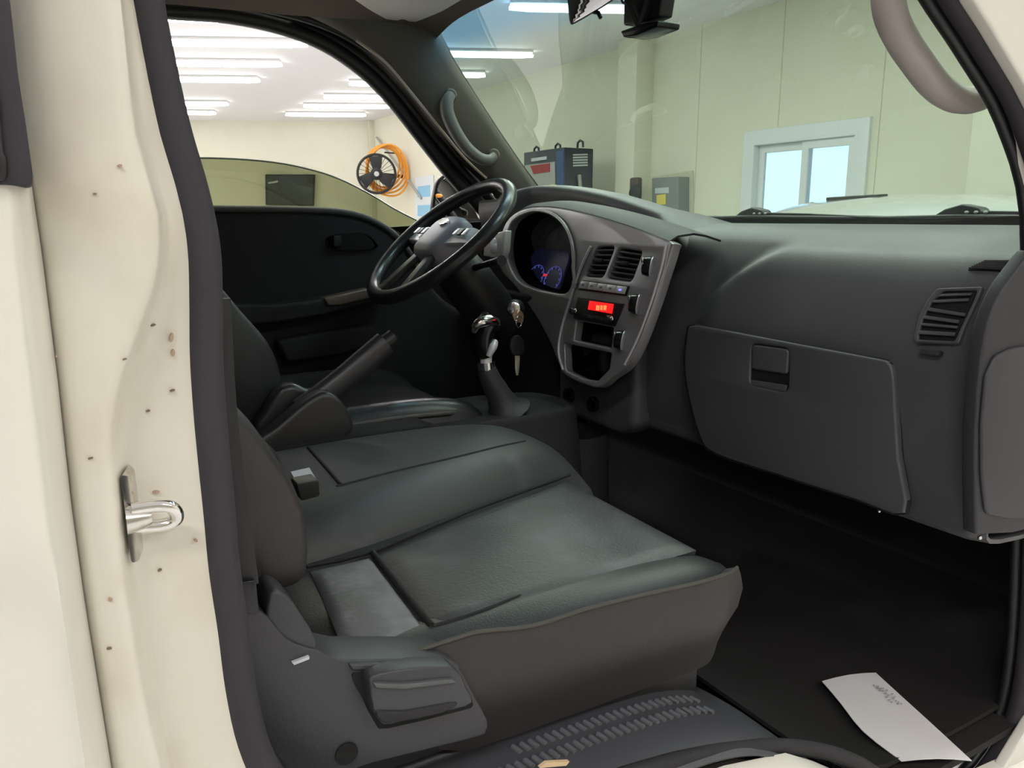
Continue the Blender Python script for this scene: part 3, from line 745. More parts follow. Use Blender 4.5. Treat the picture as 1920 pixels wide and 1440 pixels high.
# gauge plate with dials
cl = thing  # noqa
gpl = [(935, 470), (1085, 470), (1085, 600), (935, 600)]
gc = fa([(1022, 508)], -.085)[0]
gn = V((-.92, -.05, .38)).normalized()
gex = V((0, 0, 1)).cross(gn).normalized(); gey = gn.cross(gex)
def gp_(u_, v_, o=0): return gc+gex*u_+gey*v_+gn*o
ic_ = plate('instrument_cluster', [rnd([gp_(-.085, -.075), gp_(.085, -.075), gp_(.085, .06), gp_(-.085, .06)], .25)], gn, .006, GAUGE, db, bevel=.001, label='instrument cluster with faint blue and red gauges')
def gring(u_, v_, R, r, mt, a0=0, a1=360):
    pts = [gp_(u_+R*math.cos(math.radians(a)), v_+R*math.sin(math.radians(a)), .003) for a in range(a0, a1+1, 12)]
    return tube('gauge_ring', pts, r, mt, ic_, 6, False)
for u_, v_, R in ((.048, -.02, .034), (-.03, -.02, .034)):
    gring(u_, v_, R, .0008, GAUGEB, -40, 220)
    for k in range(9):
        a = math.radians(-30+30*k); q = gp_(u_+R*.86*math.cos(a), v_+R*.86*math.sin(a), .003)
        prism('gauge_mark', [q+gex*.002, q+gey*.003, q-gex*.002, q-gey*.003], gn*.001, GAUGEB, ic_)
q = gp_(.012, -.012, .003)
prism('gauge_warning', [q-gex*.009-gey*.004, q+gex*.009-gey*.003, q+gex*.008+gey*.003, q-gex*.008+gey*.004], gn*.001, GAUGER, ic_)
# centre vents with slats
for nm_, vt in (('left', ventL), ('right', ventR)):
    v0 = fa(vt, -.02)
    vent = plate('air_vent', [rnd(fa(vt, -.03), .1)], fnrm, .004, BLACKM, db, bevel=.0005, label='centre air vent with horizontal black slats')
    q = fa(vt, -.0015)
    for k in range(6):
        t = (k+.5)/6
        a, b = lerp(q[0], q[3], t), lerp(q[1], q[2], t)
        prism('vent_slat', [a, b, b+V((.014, 0, -.009)), a+V((.014, 0, -.009))], (0, 0, -.003), DASH, vent, .0006)
    a, b = lerp(q[0], q[1], .5), lerp(q[3], q[2], .5)
    m_ = lerp(a, b, .45)
    prism('vent_tab', [m_+V((0, .012, .004)), m_+V((0, -.012, .004)), m_+V((0, -.012, -.004)), m_+V((0, .012, -.004))], (-.006, 0, 0), BLACK, vent, .001)
# button row
br = fa([(1093, 525), (1179, 536), (1173, 555), (1085, 543)], .003)
bp = plate('button_panel', [rnd(br, .12)], fnrm, .008, BLACK, db, bevel=.001)
for k in range(5):
    t0, t1 = (k+.06)/5, (k+.94)/5
    q = [lerp(lerp(br[0], br[1], t0), lerp(br[3], br[2], t0), .12), lerp(lerp(br[0], br[1], t1), lerp(br[3], br[2], t1), .12), lerp(lerp(br[0], br[1], t1), lerp(br[3], br[2], t1), .85), lerp(lerp(br[0], br[1], t0), lerp(br[3], br[2], t0), .85)]
    pb = prism('push_button', [p+fnrm*.001 for p in q], fnrm*.004, SILVB, bp, .0012)
    cq = sum(q, V())/4
    prism('button_mark', [cq+fnrm*.0052+(p-cq)*.28 for p in q], fnrm*.0006, BLUELED if k == 4 else mat('button_print', (.25, .25, .28), .5), bp)
# radio
rq = fa([(1083, 556), (1169, 569), (1151, 612), (1074, 597)], .004)
ra = plate('car_radio', [rnd(rq, .06)], fnrm, .014, BLACK, db, bevel=.0015, label='black car radio with red display')
plate('radio_display', [fa([(1105, 564), (1149, 570), (1146, 588), (1102, 580)], .0062)], fnrm, .003, REDLED, ra, bevel=.0005, label='glowing red display')
for (x0, x1) in ((1118, 1124), (1126, 1130), (1132, 1137)):
    plate('digit', [fa([(x0, 572), (x1, 573), (x1-1, 582), (x0-1, 581)], .0068)], fnrm, .001, REDLIT, ra, bevel=.0001)
for px, py in ((1079, 584), (1147, 599)):
    lathe('radio_knob', fa([(px, py)], .004)[0], fnrm, [(0, .014), (.006, .0135), (.0075, .011), (.008, 0), (0, 0)], BLACK, ra, 20)
    sphere('knob_cap', fa([(px, py-1)], .018)[0], (.0035, .005, .005), CHROME, ra)
for k in range(6):
    x = 1093+9*k; y = 588.5+1.6*k
    plate('radio_key', [fa([(x, y), (x+7, y+1.2), (x+6, y+6.5), (x-1, y+5.3)], .0075)], fnrm, .004, DASHD, ra, bevel=.0006)
# storage slot and lower tray (open boxes behind the panel)
def pocket(name, L, depth, mt, par):
    q = fa(L, -.008); c_ = sum(q, V())/len(q)
    bm = bmesh.new()
    rows = [[p for p in q], [c_+(p-c_)*.96-fnrm*depth for p in q]]
    vs = [[bm.verts.new(p) for p in r] for r in rows]; n = len(q)
    for k in range(n): bm.faces.new((vs[0][k], vs[0][(k+1) % n], vs[1][(k+1) % n], vs[1][k]))
    bm.faces.new(vs[1])
    bmesh.ops.solidify(bm, geom=bm.faces[:], thickness=-.002)
    return fin(name, bm, mt, par, 38)
pocket('storage_slot', slot, .10, BLACKM, db)
pocket('ash_tray', tray, .05, GLOSSB, db)
# heater dials along the right side of the fascia
for px, py, r_ in ((1219, 500, .019), (1194, 570, .019), (1166, 638, .019)):
    ax_ = V((-.62, .72, .12)).normalized()
    c_ = fa([(px, py)], .006)[0]
    lathe('heater_dial_base', c_-ax_*.004, ax_, [(0, .002), (r_*1.02, .002), (r_*1.04, 0), (0, 0)], SILVB, db)
    kd = lathe('heater_dial', c_, ax_, [(0, .014), (r_*.75, .014), (r_*.9, .012), (r_, .003), (r_, 0), (0, 0)], GLOSSB, db)
    sphere('dial_pointer', c_+ax_*.015+V((0, .0, r_*.5)), (.003, .003, .006), CHROME, kd)
# silver right flank of the fascia
rows = []
fl = [(1258, 455), (1247, 505), (1228, 568), (1203, 636), (1178, 684)]
for p, q in zip(fa(fl, .001), [at(x+8, y+4, 0, 1.09) for x, y in fl]):
    rows.append([p+V((0, .012, 0)), p, lerp(p, q, .3)+V((-.003, 0, 0)), q])
solid_grid('fascia_flank', [cat(r, 3) for r in rows], .003, SILV, db)
tube('fascia_trim_line', cat(fa([(1250, 458), (1240, 505), (1221, 568), (1196, 636), (1172, 684)], .002), 4), .0032, SILVB, db, 8, label='bright silver trim line')
tube('fascia_trim_line', cat(fa([(1108, 462), (1088, 505), (1070, 560), (1053, 615), (1047, 660), (1056, 694)], .003), 4), .003, SILVB, db, 8, label='bright silver trim line')
# fascia crown rolling back to the dash pad
rows = []
cr_l = [(958, 405), (985, 390), (1030, 387), (1090, 397), (1180, 423), (1255, 452)]
for p in cat(fa(cr_l, -.001), 4):
    rows.append([p, p+V((.02, 0, .010)), p+V((.06, 0, .014)), p+V((.09, 0, .010)), p+V((.13, 0, .0))])
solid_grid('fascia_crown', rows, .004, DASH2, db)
# driver side silver vent
vp0 = at(925, 465, 0, 1.0)
sv = prism('driver_vent_bezel', ats([(908, 452), (925, 438), (947, 432), (944, 470), (936, 496), (928, 494), (930, 484), (906, 480)], 0, .99), (.02, 0, 0), SILVB, db, .003)
lathe('driver_vent', at(926, 461, 0, .988), (-1, .5, .1), [(0, .010), (.016, .008), (.021, .002), (.021, -.008), (0, -.008)], SILVB, sv, squash=(1, .6))
# column lower trim
prism('knee_panel', [V((1.03, .285, 1.365)), V((1.06, .285, 1.15)), V((1.12, .285, 1.0)), V((1.12, .74, 1.0)), V((1.06, .74, 1.15)), V((1.02, .74, 1.365))], (.05, 0, 0), BLACKM, db, .01)
prism('lower_centre_panel', [V((1.050, -.03, 1.30)), V((1.050, -.03, 1.11)), V((1.050, .02, 1.085)), V((1.050, .24, 1.085)), V((1.050, .27, 1.11)), V((1.050, .27, 1.30))], (.08, 0, 0), DASH, db, .02, 5)
for px, py in ((1067, 741), (1112, 758)):
    lathe('power_socket', at(px, py, 0, 1.046), (-1, 0, 0), [(0, -.004), (.012, -.004), (.013, .005), (.017, .006), (.018, 0), (.018, -.01), (0, -.01)], GLOSSB, db)
# glove box
gx = 1.036
_hg = hits(surf(PD), [(1300, 640), (1640, 690), (1660, 930), (1360, 840)], 0)
lid = [(1288, 622), (1296, 611), (1330, 614), (1500, 646), (1640, 672), (1664, 680), (1674, 700), (1678, 760), (1684, 860), (1694, 962), (1600, 936), (1450, 888), (1340, 851), (1312, 820), (1290, 740), (1283, 680)]
gn_ = V((-1, 0, .03)).normalized(); gp0 = V((gx, -.45, 1.25))
def ga(L, off=0): return [atp(x, y, gp0+gn_*off, gn_) for x, y in L]
c_ = sum(ga(lid), V())/len(lid)
plate('glove_box_gap', [[c_+(p-c_)*1.012 for p in cat(ga(lid), 3, True)]], gn_, .01, BLACKM, db, bevel=.0005)
latch_o = rnd(ga([(1407, 643), (1481, 652), (1478, 738), (1404, 722)], .0), .18)
gb = plate('glove_box_lid', [cat(ga(lid, .004), 3, True), rnd(ga([(1408, 644), (1480, 653), (1477, 737), (1405, 721)], .004), .18)], gn_, .014, DASH, db, bevel=.004, label='glove box lid')
plate('latch_recess', [latch_o], gn_, .004, DASHD, gb, bevel=.0005)
plate('latch_handle', [rnd(ga([(1410, 646), (1478, 655), (1475, 702), (1408, 692)], .005), .18)], gn_, .010, DASH, gb, bevel=.003)
plate('latch_lip', [rnd(ga([(1408, 712), (1474, 722), (1472, 736), (1408, 723)], .003), .3)], gn_, .008, DASH, gb, bevel=.002)
# side vent
sx0 = 1.046; svn = V((-1, -.12, .25)).normalized()
_h = hits(surf(PD), [(1757, 540), (1842, 537), (1797, 645), (1716, 642)], 0)
svn = (_h[1]-_h[3]).cross(_h[0]-_h[2]).normalized()
if svn.dot(ray(1775, 595)) > 0: svn = -svn
sp0 = sum(_h, V())/4+svn*.002
def sa(L, off=0): return [atp(x, y, sp0+svn*off, svn) for x, y in L]
sv_o = [(1757, 540), (1842, 537), (1834, 560), (1808, 615), (1797, 645), (1716, 642), (1712, 632), (1722, 595), (1738, 562)]
sv_i = [(1768, 546), (1832, 545), (1822, 570), (1800, 615), (1790, 639), (1722, 636), (1722, 626), (1731, 595), (1748, 564)]
bz = plate('side_vent', [rnd(sa(sv_o, .006), .2), rnd(sa(sv_i, .006), .2)], svn, .012, DASH, db, bevel=.002, label='side air vent with crooked slats')
plate('vent_back', [rnd(sa(sv_i, .0025), .2)], svn, .003, BLACKM, bz, bevel=.0003)
slats = [((1764, 552), (1824, 550), 6), ((1752, 563), (1818, 560), 7), ((1742, 577), (1812, 588), 8), ((1735, 592), (1800, 601), 8), ((1730, 606), (1798, 612), 6), ((1726, 620), (1793, 624), 9)]
for a, b, h in slats:
    q = sa([a, b, (b[0]-3, b[1]+h*.75), (a[0]-3, a[1]+h*.75)], .0062)
    prism('vent_slat', q, svn*.002, DASH, bz, .0006)
plate('blank_switch', [rnd(sa([(1726, 653), (1763, 657), (1760, 667), (1724, 663)], .006), .15)], svn, .01, DASHD, db, bevel=.001)
# defroster grille on the top
PDb = surf(PD)
def quad(px, n=8, m=4, off=.002):
    a, b, c_, d = [V((*p, 0)) for p in px]; rows = []
    for i in range(m+1):
        row = hits(PDb, [(lambda q: (q.x, q.y))(lerp(lerp(a, b, j/n), lerp(d, c_, j/n), i/m)) for j in range(n+1)], off)
        if len(row) == n+1: rows.append(row)
    return rows
dgr = solid_grid('defroster_grille', quad([(1850, 492), (1918, 492), (1903, 511), (1816, 507)]), .002, BLACK, db)
for k in range(7):
    t = (k+.7)/7.4
    h_ = hits(PDb, [(lerp(1850, 1816, t), lerp(492, 507, t)), (lerp(1884, 1860, t), lerp(492, 509, t)), (lerp(1918, 1903, t), lerp(492, 511, t))], .004)
    if len(h_) == 3: tube('grille_bar', h_, .0012, DASHD, dgr, 6)
# end cap facing the door opening
ye = -.766
ec = [(1935, 470), (1905, 508), (1880, 545), (1855, 605), (1840, 680), (1832, 780), (1829, 880), (1831, 1003), (1900, 1000), (2060, 960), (2080, 480)]
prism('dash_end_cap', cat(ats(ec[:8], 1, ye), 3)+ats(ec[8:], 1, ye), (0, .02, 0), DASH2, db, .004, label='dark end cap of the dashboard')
pn = [(1990, 640), (1900, 652), (1868, 668), (1850, 705), (1842, 790), (1842, 890), (1850, 965), (1905, 975), (1990, 960)]
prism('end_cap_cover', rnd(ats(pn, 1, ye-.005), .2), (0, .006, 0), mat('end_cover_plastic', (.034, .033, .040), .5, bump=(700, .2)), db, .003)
# cowl screws below the dash
for px, py in ((1648, 958), (1837, 1008)):
    sphere('fixing_screw', at(px, py, 0, 1.065), (.003, .003, .003), CHROME, db)

# ================================================================== steering wheel
WC = V((.786, .36, 1.502)); wn = V((-.643, 0, .766)).normalized()
wx = V((0, 1, 0)); wy = wn.cross(wx); wy = wy if wy.z > 0 else -wy     # wy = up the wheel face
def wp(a, b, h=0): return WC+wx*a+wy*b+wn*h
sw = thing('steering_wheel', 'black leather steering wheel with grey airbag hub and silver spokes', 'steering wheel', WC)
R = .192
tube('rim', [wp(R*math.cos(2*math.pi*k/64), R*math.sin(2*math.pi*k/64)) for k in range(64)], .0165, mat('wheel_leather', (.022, .023, .024), .28, bump=(300, .1)), sw, 16, True)
# hub pad
rows = []
for s, h in ((.55, .022), (.85, .018), (.97, .008), (1.0, -.006), (.98, -.02), (.8, -.045)):
    rows.append([wp(a*s, b*s+.004, h) for a, b in [(p.x, p.y) for p in cat([V((-.075, .045, 0)), V((-.04, .062, 0)), V((0, .066, 0)), V((.04, .062, 0)), V((.075, .045, 0)), (V((.072, 0, 0))), V((.055, -.055, 0)), V((0, -.066, 0)), V((-.055, -.055, 0)), V((-.072, 0, 0))], 4, True)]])
grid('airbag_hub', rows, PAD, sw, closed=True, cap=True, angle=50, label='grey airbag cover')
lathe('emblem', wp(0, .034, .022), wn, [(0, .003), (.012, .003), (.017, .004), (.018, .002), (.018, 0), (0, 0)], CHROME, sw, 28, squash=(.62, 1.2), label='oval chrome emblem')
for s in (-1, 1):
    sk = prism('spoke', [wp(s*.06, .03, .01), wp(s*.12, .038, .006), wp(s*.178, .03, .0), wp(s*.178, -.005, 0), wp(s*.12, -.012, .006), wp(s*.06, -.02, .01)], -wn*.014, SILVB, sw, .003, label='silver spoke')
    for k in range(3):
        q = wp(s*(.085+.022*k), .013, .012)
        prism('spoke_button', [q+wx*.008+wy*.010, q-wx*.008+wy*.010, q-wx*.008-wy*.010, q+wx*.008-wy*.010], wn*.004, BLACK if k == 1 else SILVB, sk, .001)
    prism('lower_spoke', [wp(s*.02, -.05, .004), wp(s*.05, -.05, .004), wp(s*.075, -.178, 0), wp(s*.045, -.186, 0)], -wn*.014, BLACK, sw, .003)
# column
col = thing('steering_column', 'black steering column shroud with stalk and ignition lock below the wheel', 'steering column', WC-wn*.1)
rows = []
for h, rx, ry in ((-.03, .045, .04), (-.05, .062, .052), (-.12, .068, .06), (-.20, .066, .062), (-.27, .05, .05)):
    rows.append([wp(rx*math.cos(2*math.pi*k/28), ry*math.sin(2*math.pi*k/28)-.01, h) for k in range(28)])
grid('column_shroud', rows, BLACK, col, closed=True, cap=True, angle=50)
tube('control_stalk', cat([wp(-.05, .0, -.085), wp(-.10, .012, -.08), wp(-.15, .02, -.075), wp(-.175, .022, -.072)], 4), [.008, .007, .009, .012], BLACK, col, 12)
ig = at(964, 578, 1, .235)
lathe('ignition_lock', ig, (-.55, -.75, .1), [(0, .012), (.008, .012), (.014, .010), (.019, .004), (.021, -.03), (0, -.03)], BLACK, col)
lathe('lock_ring', ig, (-.55, -.75, .1), [(.011, .013), (.0145, .0125), (.0145, .010), (.011, .010)], CHROME, col)
# keys
kb = thing('key_bunch', 'keys hanging from the ignition lock on a small ring', 'keys', at(970, 640, 1, .215))
ky = .215
kc = at(973, 603, 1, ky)
tube('key_ring', [kc+V((.011*math.cos(a), .006*math.cos(a), .013*math.sin(a))) for a in [2*math.pi*k/24 for k in range(24)]], .0014, CHROME, kb, 8, True)
prism('key_head', rnd(ats([(972, 577), (983, 590), (981, 606), (966, 604), (961, 590)], 1, ky+.004), .3), (0, .005, 0), mat('key_brass', (.55, .44, .30), .35, .8), kb, .001)
hk = prism('hanging_key_bow', rnd(ats([(964, 630), (974, 628), (983, 640), (984, 660), (976, 667), (963, 667), (957, 655), (957, 642)], 1, ky), .3), (0, .006, 0), BLACK, kb, .0015)
prism('hanging_key_blade', ats([(966, 667), (975, 667), (974, 690), (972, 704), (968, 704), (966, 690)], 1, ky+.002), (0, .002, 0), mat('key_steel', (.60, .56, .46), .4, .6), kb, .0004)

# ================================================================== gear lever and console
con = thing('centre_console', 'dark grey centre console between driver seat and dashboard', 'console', (.82, .15, .9))
rows = []
top = [(-.19, .0), (-.19, .10), (-.10, .125), (.08, .125), (.17, .10), (.20, .04), (.20, -.04), (.17, -.085), (.08, -.105), (-.10, -.105), (-.19, -.08)]
cc = V((.80, .165, 0)); TZ = 1.145
tl = cat([V((a, b, 0)) for a, b in top], 3, True)
for s, z in ((1.12, .90), (1.06, 1.02), (1.0, TZ-.012), (.985, TZ-.003), (.96, TZ), (.90, TZ), (.86, TZ-.008), (.3, TZ-.008)):
    rows.append([V((cc.x+p.x*s, cc.y+p.y*s, z)) for p in tl])
grid('console_body', rows, DASHD, con, closed=True, cap=True, angle=40)
# front bin
rows = []
bc = at(1085, 812, 2, 1.06); bc = V((bc.x+.01, bc.y+.02, 0))
tl2 = cat([V((a, b, 0)) for a, b in [(-.05, -.075), (-.055, 0), (-.05, .075), (.02, .08), (.05, .05), (.055, 0), (.05, -.05), (.02, -.08)]], 3, True)
for s, z in ((1.1, .85), (1.05, .98), (1.0, 1.055), (.985, 1.062), (.93, 1.062), (.90, 1.055), (.86, .98), (.3, .98)):
    rows.append([V((bc.x+p.x*s, bc.y+p.y*s, z)) for p in tl2])
grid('front_bin', rows, DASHD, con, closed=True, cap=True, angle=40)
gl_ = thing('gear_lever', 'gear lever with chrome capped knob and black leather boot', 'gear lever', (.80, .14, TZ))
gy = .14
bt = [at(950, 772, 1, gy), at(935, 740, 1, gy), at(920, 712, 1, gy), at(912, 690, 1, gy)]
tube('boot', cat(bt, 4), [.055, .042, .034, .030, .027, .026, .025, .0235, .0225, .022, .021, .020, .019], mat('boot_leather', (.035, .035, .037), .55, bump=(60, .6)), gl_, 18)
tube('collar', [at(912, 692, 1, gy), at(911, 678, 1, gy)], .019, CHROME, gl_, 20)
tube('shaft', [at(911, 680, 1, gy), at(915, 640, 1, gy)], .012, SILVB, gl_, 14)
kn = cat([at(912, 668, 1, gy), at(907, 650, 1, gy), at(908, 625, 1, gy), at(914, 608, 1, gy), at(921, 600, 1, gy)], 4)
tube('knob', kn, [.015, .019, .023, .027, .024], GLOSSB, gl_, 18)
tk = cat([at(889, 622, 1, gy-.016), at(893, 610, 1, gy-.022), at(905, 603, 1, gy-.026), at(920, 601, 1, gy-.022), at(930, 606, 1, gy-.014), at(931, 616, 1, gy-.008)], 4)
tube('knob_cap', tk, [.006, .010, .012, .012, .010, .006], CHROME, gl_, 12, label='chrome cap')
tube('knob_inlay', cat([at(929, 640, 1, gy-.012), at(924, 650, 1, gy-.018), at(916, 668, 1, gy-.016)], 4), [.006, .010, .006], SILVB, gl_, 10)

# ================================================================== hand brake
hb = thing('hand_brake', 'raised black hand brake lever with rounded covers between the seats', 'hand brake', (.42, .06, 1.12))
prism('dark_filler_block', [V((.22, .028, 1.0)), V((.72, .028, 1.0)), V((.70, .028, 1.12)), V((.60, .028, 1.165)), (V((.34, .028, 1.165))), V((.24, .028, 1.15))], (0, .082, 0), BLACKM, hb, .01)  # dark block added to cover the lit side of the driver seat
hp = [at(560, 768, 1, .08), at(625, 725, 1, .08), at(680, 680, 1, .08), at(722, 643, 1, .08)]
tube('lever', cat(hp, 4), [.016, .019, .020, .019], mat('brake_grip', (.035, .033, .034), .35, bump=(250, .1)), hb, 14, squash=1.25, up=(0, 0, 1))
tube('release_button', [at(722, 643, 1, .08), at(738, 631, 1, .08)], .015, BLACK, hb, 12)
cv = [(470, 838), (520, 800), (560, 765), (592, 742), (612, 735), (632, 742), (652, 766), (664, 796), (655, 818), (600, 850), (500, 870)]
prism('brake_cover', cat(ats(cv, 1, .035), 2, True), (0, .045, 0), mat('brake_cover_plastic', (.028, .026, .026), .4), hb, .010, 4)
cv = [(478, 820), (500, 770), (520, 735), (536, 724), (556, 722), (580, 733), (600, 735), (625, 760), (600, 830)]
prism('brake_cover', cat(ats(cv, 1, .105), 2, True), (0, .04, 0), mat('brake_cover_plastic_gloss', (.024, .023, .024), .35), hb, .010, 4)

# ================================================================== seats
def cushion(name, xs, prof, mt, par, label=None, angle=60):
    """prof(x)-> closed loop of (y,z)"""
    rows = [[V((x, y, z)) for y, z in prof(i, x)] for i, x in enumerate(xs)]
    bm = add_grid(bmesh.new(), rows, True, True); bm = subdiv(bm, 2)
    return fin(name, bm, mt, par, angle, label)
def backrest(name, prof_px, yplane, y0, y1, mt, par, bevel=.02):
    return None
# ---- passenger seat
ps = thing('passenger_seat', 'dark grey vinyl passenger seat nearest the open door', 'seat', (.45, -.5, .97))
YN = -.672
def ys_in(x): return lerp(-.395, -.262, min(max((x-.33)/(.735-.33), 0), 1))     # inner seam fans out towards the front
def p_prof(i, x):
    f_ = (x-.19)/.54
    zt = 1.122+.006*math.sin(f_*3)
    if i == 0: zt -= .012
    yi = ys_in(x)+.03
    fr = {0: 0, len(XS)-1: .020, len(XS)-2: .004, len(XS)-3: 0}.get(i, 0); zb = {len(XS)-1: 1.082, len(XS)-2: 1.055, len(XS)-3: 1.03}.get(i, 1.0)      # front roll-down
    zt -= fr
    w_ = {len(XS)-1: .045, len(XS)-2: .010}.get(i, 0)
    return [(YN+.03+w_, zb), (YN+.012+w_, zb+.004), (YN+.006+w_, max(1.06, zb+.010)), (YN+w_, 1.104-fr*.5), (YN+.022, zt-.004), (YN+.055, zt+.004), (YN+.085, zt-.002), (YN+.10, zt-.010), (YN+.125, zt-.006), ((YN+yi)/2, zt), (yi-.03, zt-.004), (yi-.005, zt-.012), (yi+.02, zt-.01), (yi+.03, max(1.06, zb+.01)), (yi+.03, zb)]
XS = [.175, .20, .30, .42, .54, .64, .70, .727]
CU = cush = cushion('cushion', XS, p_prof, VINYL, ps, 'vinyl seat cushion')
# side skirt in browner vinyl
rows = []
sk_top = [(640, 1248), (760, 1228), (862, 1196), (900, 1186), (1000, 1175), (1090, 1146), (1200, 1118), (1300, 1096), (1365, 1076), (1384, 1062)]
sk_bot = [(640, 1330), (760, 1390), (862, 1408), (925, 1392), (1000, 1366), (1090, 1334), (1200, 1294), (1290, 1262), (1325, 1246), (1338, 1228)]
tt = cat([V((*p, 0)) for p in sk_top], 3); bb = cat([V((*p, 0)) for p in sk_bot], 3)
for k, (a, b) in enumerate(zip(tt, bb)):
    e = sstep(len(tt)-6, len(tt)-1, k)
    A = at(a.x, a.y, 1, YN-.006+.012*e); B = at(b.x, b.y, 1, YN+.012+.02*e)
    row = []
    for s in (0, .1, .25, .45, .65, .85, 1):
        p = lerp(A, B, s); p.x += e*.016*math.sin(min(s*1.5, 1)*math.pi); p.y -= .014*math.sin(min(s*1.15, 1)*math.pi)*(1-.6*e)
        row.append(p)
    row.insert(0, A+V((-.004-.006*e, .012, -.006)))
    row.append(B+V((0, .04, .0)))
    rows.append(row)
# wrap round the front corner
solid_grid('side_skirt', rows, .004, VINYLS, ps, 60, 'brownish vinyl side of the cushion')
prism('front_skirt', [V((.715, -.63, 1.085)), V((.705, -.63, 1.03)), V((.68, -.63, 1.0)), V((.64, -.63, 1.0)), V((.64, -.63, 1.085))], (0, .34, 0), VINYLS, ps, .008)
tube('piping', cat([r[1]+V((0, -.001, .0015)) for r in rows[:len(tt)-1]], 1), .0024, PIPE, ps, 8)
def seat_z(x, y): return 1.118
ins_rows = []
# insert panel (lighter, worn leather) lying in the cushion top
def ins(name, L, z, par, mt, h=.010, n=10, label=None, crown=.006):
    a, b, c_, d = [at(*p, 2, z) for p in L]
    rows = []
    for i in range(n+1):
        u_ = i/n; row = []
        for j in range(n+1):
            v_ = j/n
            p = lerp(lerp(a, b, u_), lerp(d, c_, u_), v_)
            ed = min(u_, 1-u_, v_, 1-v_)
            p.z += crown*math.sin(math.pi*u_)*math.sin(math.pi*v_)-.006*(1-min(ed/.05, 1))**1.5
            row.append(p)
        rows.append(row)
    return solid_grid(name, rows, h, mt, par, 70, label)
INSF = mat('seat_insert_vinyl', (.045, .047, .047), .42, bump=(230, .3), var=(18, (.09, .087, .096), .5, .8), spec=.6)
ins('insert_panel', [(706, 1038), (1062, 896), (1306, 1024), (818, 1170)], 1.130, ps, INSF, n=24, label='perforated seat insert')
ins('rear_insert', [(582, 1064), (694, 1038), (800, 1176), (655, 1236)], 1.128, ps, FABRIC, n=12, label='lighter worn insert strip')
CUb = surf(cush)
def seam(px, r, par, bv, off=0, mt=SEAM, n=4):
    pp = cat([V((*p, 0)) for p in px], n)
    return tube('seam', hits(bv, [(p.x, p.y) for p in pp], off), r, mt, par, 8)
tube('seam', [at(x, y, 2, 1.127) for x, y in ((699, 1036), (755, 1108), (810, 1174))], .004, SEAM, ps, 8)
tube('seam', [at(x, y, 2, 1.124) for x, y in ((575, 1062), (640, 1050), (700, 1034), (880, 958), (1068, 890))], .003, SEAM, ps, 8)
seam([(812, 1174), (900, 1147), (1020, 1100), (1140, 1065), (1240, 1045), (1322, 1022)], .0022, ps, CUb)
# backrest
bp_ = [(428, 752), (470, 800), (520, 868), (556, 925), (572, 985), (576, 1050), (560, 1090), (500, 1110), (380, 1150), (250, 1100), (230, 700), (300, 480), (370, 640)]
Lb = cat(ats(bp_, 1, -.635), 3, True)
cb = sum(Lb, V())/len(Lb)
rows = [[cb+(p-cb)*.80+V((0, -.012, 0)) for p in Lb], [cb+(p-cb)*.95+V((0, -.008, 0)) for p in Lb], [p for p in Lb], [p+V((.004, .03, 0)) for p in Lb], [p+V((.004, .12, 0)) for p in Lb], [p+V((.004, .24, 0)) for p in Lb], [cb+(p-cb)*.95+V((0, .255, 0)) for p in Lb]]
grid('backrest', rows, VINYLS, ps, closed=True, cap=True, angle=60)
# side cover, recliner, lever
YC = -.70
sc_ = [(430, 1120), (470, 1135), (505, 1160), (535, 1196), (566, 1212), (600, 1222), (648, 1238), (836, 1236), (866, 1262), (890, 1305), (914, 1350), (912, 1372), (890, 1385), (700, 1432), (620, 1460), (500, 1480), (455, 1400), (440, 1250)]
prism('side_cover', cat(ats(sc_, 1, YC), 2, True), (0, .05, 0), GREYP, ps, .008, 4, label='grey plastic side cover')
rcp = [(660, 1268), (690, 1262), (845, 1256), (872, 1285), (888, 1322), (862, 1334), (730, 1366), (705, 1358), (680, 1310)]
prism('lever_recess', cat(ats(rcp, 1, YC-.002), 2, True), (0, .004, 0), BLACKM, ps, .0008)
lv = [(696, 1270), (740, 1258), (848, 1250), (874, 1290), (886, 1318), (850, 1332), (760, 1352), (718, 1360), (700, 1330), (694, 1290)]
LL = cat(ats(lv, 1, YC-.020), 2, True)
prism('recline_lever', LL, (0, .022, 0), GREYP, ps, .006, 3, label='recline lever')
cl_ = sum(LL, V())/len(LL)
prism('lever_ridge', ats([(700, 1282), (752, 1284), (850, 1274), (858, 1282), (760, 1294), (705, 1292)], 1, YC-.0245), (0, .01, 0), mat('lever_ridge_highlight', (.085, .088, .092), .35), ps, .002)  # ridge in a lighter tone, its highlight put into the colour
prism('lever_underside', cat(ats([(706, 1334), (760, 1334), (850, 1318), (856, 1324), (830, 1338), (740, 1356), (716, 1354)], 1, YC-.022), 2, True), (0, .01, 0), DASHD, ps, .003)
prism('cover_ridge', ats([(655, 1246), (838, 1242), (850, 1250), (660, 1258)], 1, YC-.004), (0, .01, 0), GREYP, ps, .002)
prism('recliner_cap', cat(ats([(506, 1114), (528, 1112), (548, 1128), (568, 1158), (592, 1200), (590, 1250), (520, 1250), (500, 1180)], 1, YC+.004), 2, True), (0, .04, 0), GREYP, ps, .010, 4)
prism('cover_slot', ats([(548, 1243), (580, 1231), (580, 1236), (552, 1247)], 1, YC-.0035), (0, .004, 0), LGREY, ps)
lathe('screw_hole', at(650, 1413, 1, YC-.001), (0, -1, 0), [(0, .0005), (.009, .0005), (.0105, .001), (.011, -.004), (0, -.004)], BLACKM, ps)
box('seat_base', (.42, -.5, .975), (.50, .30, .05), BLACK, ps, bevel=.01)
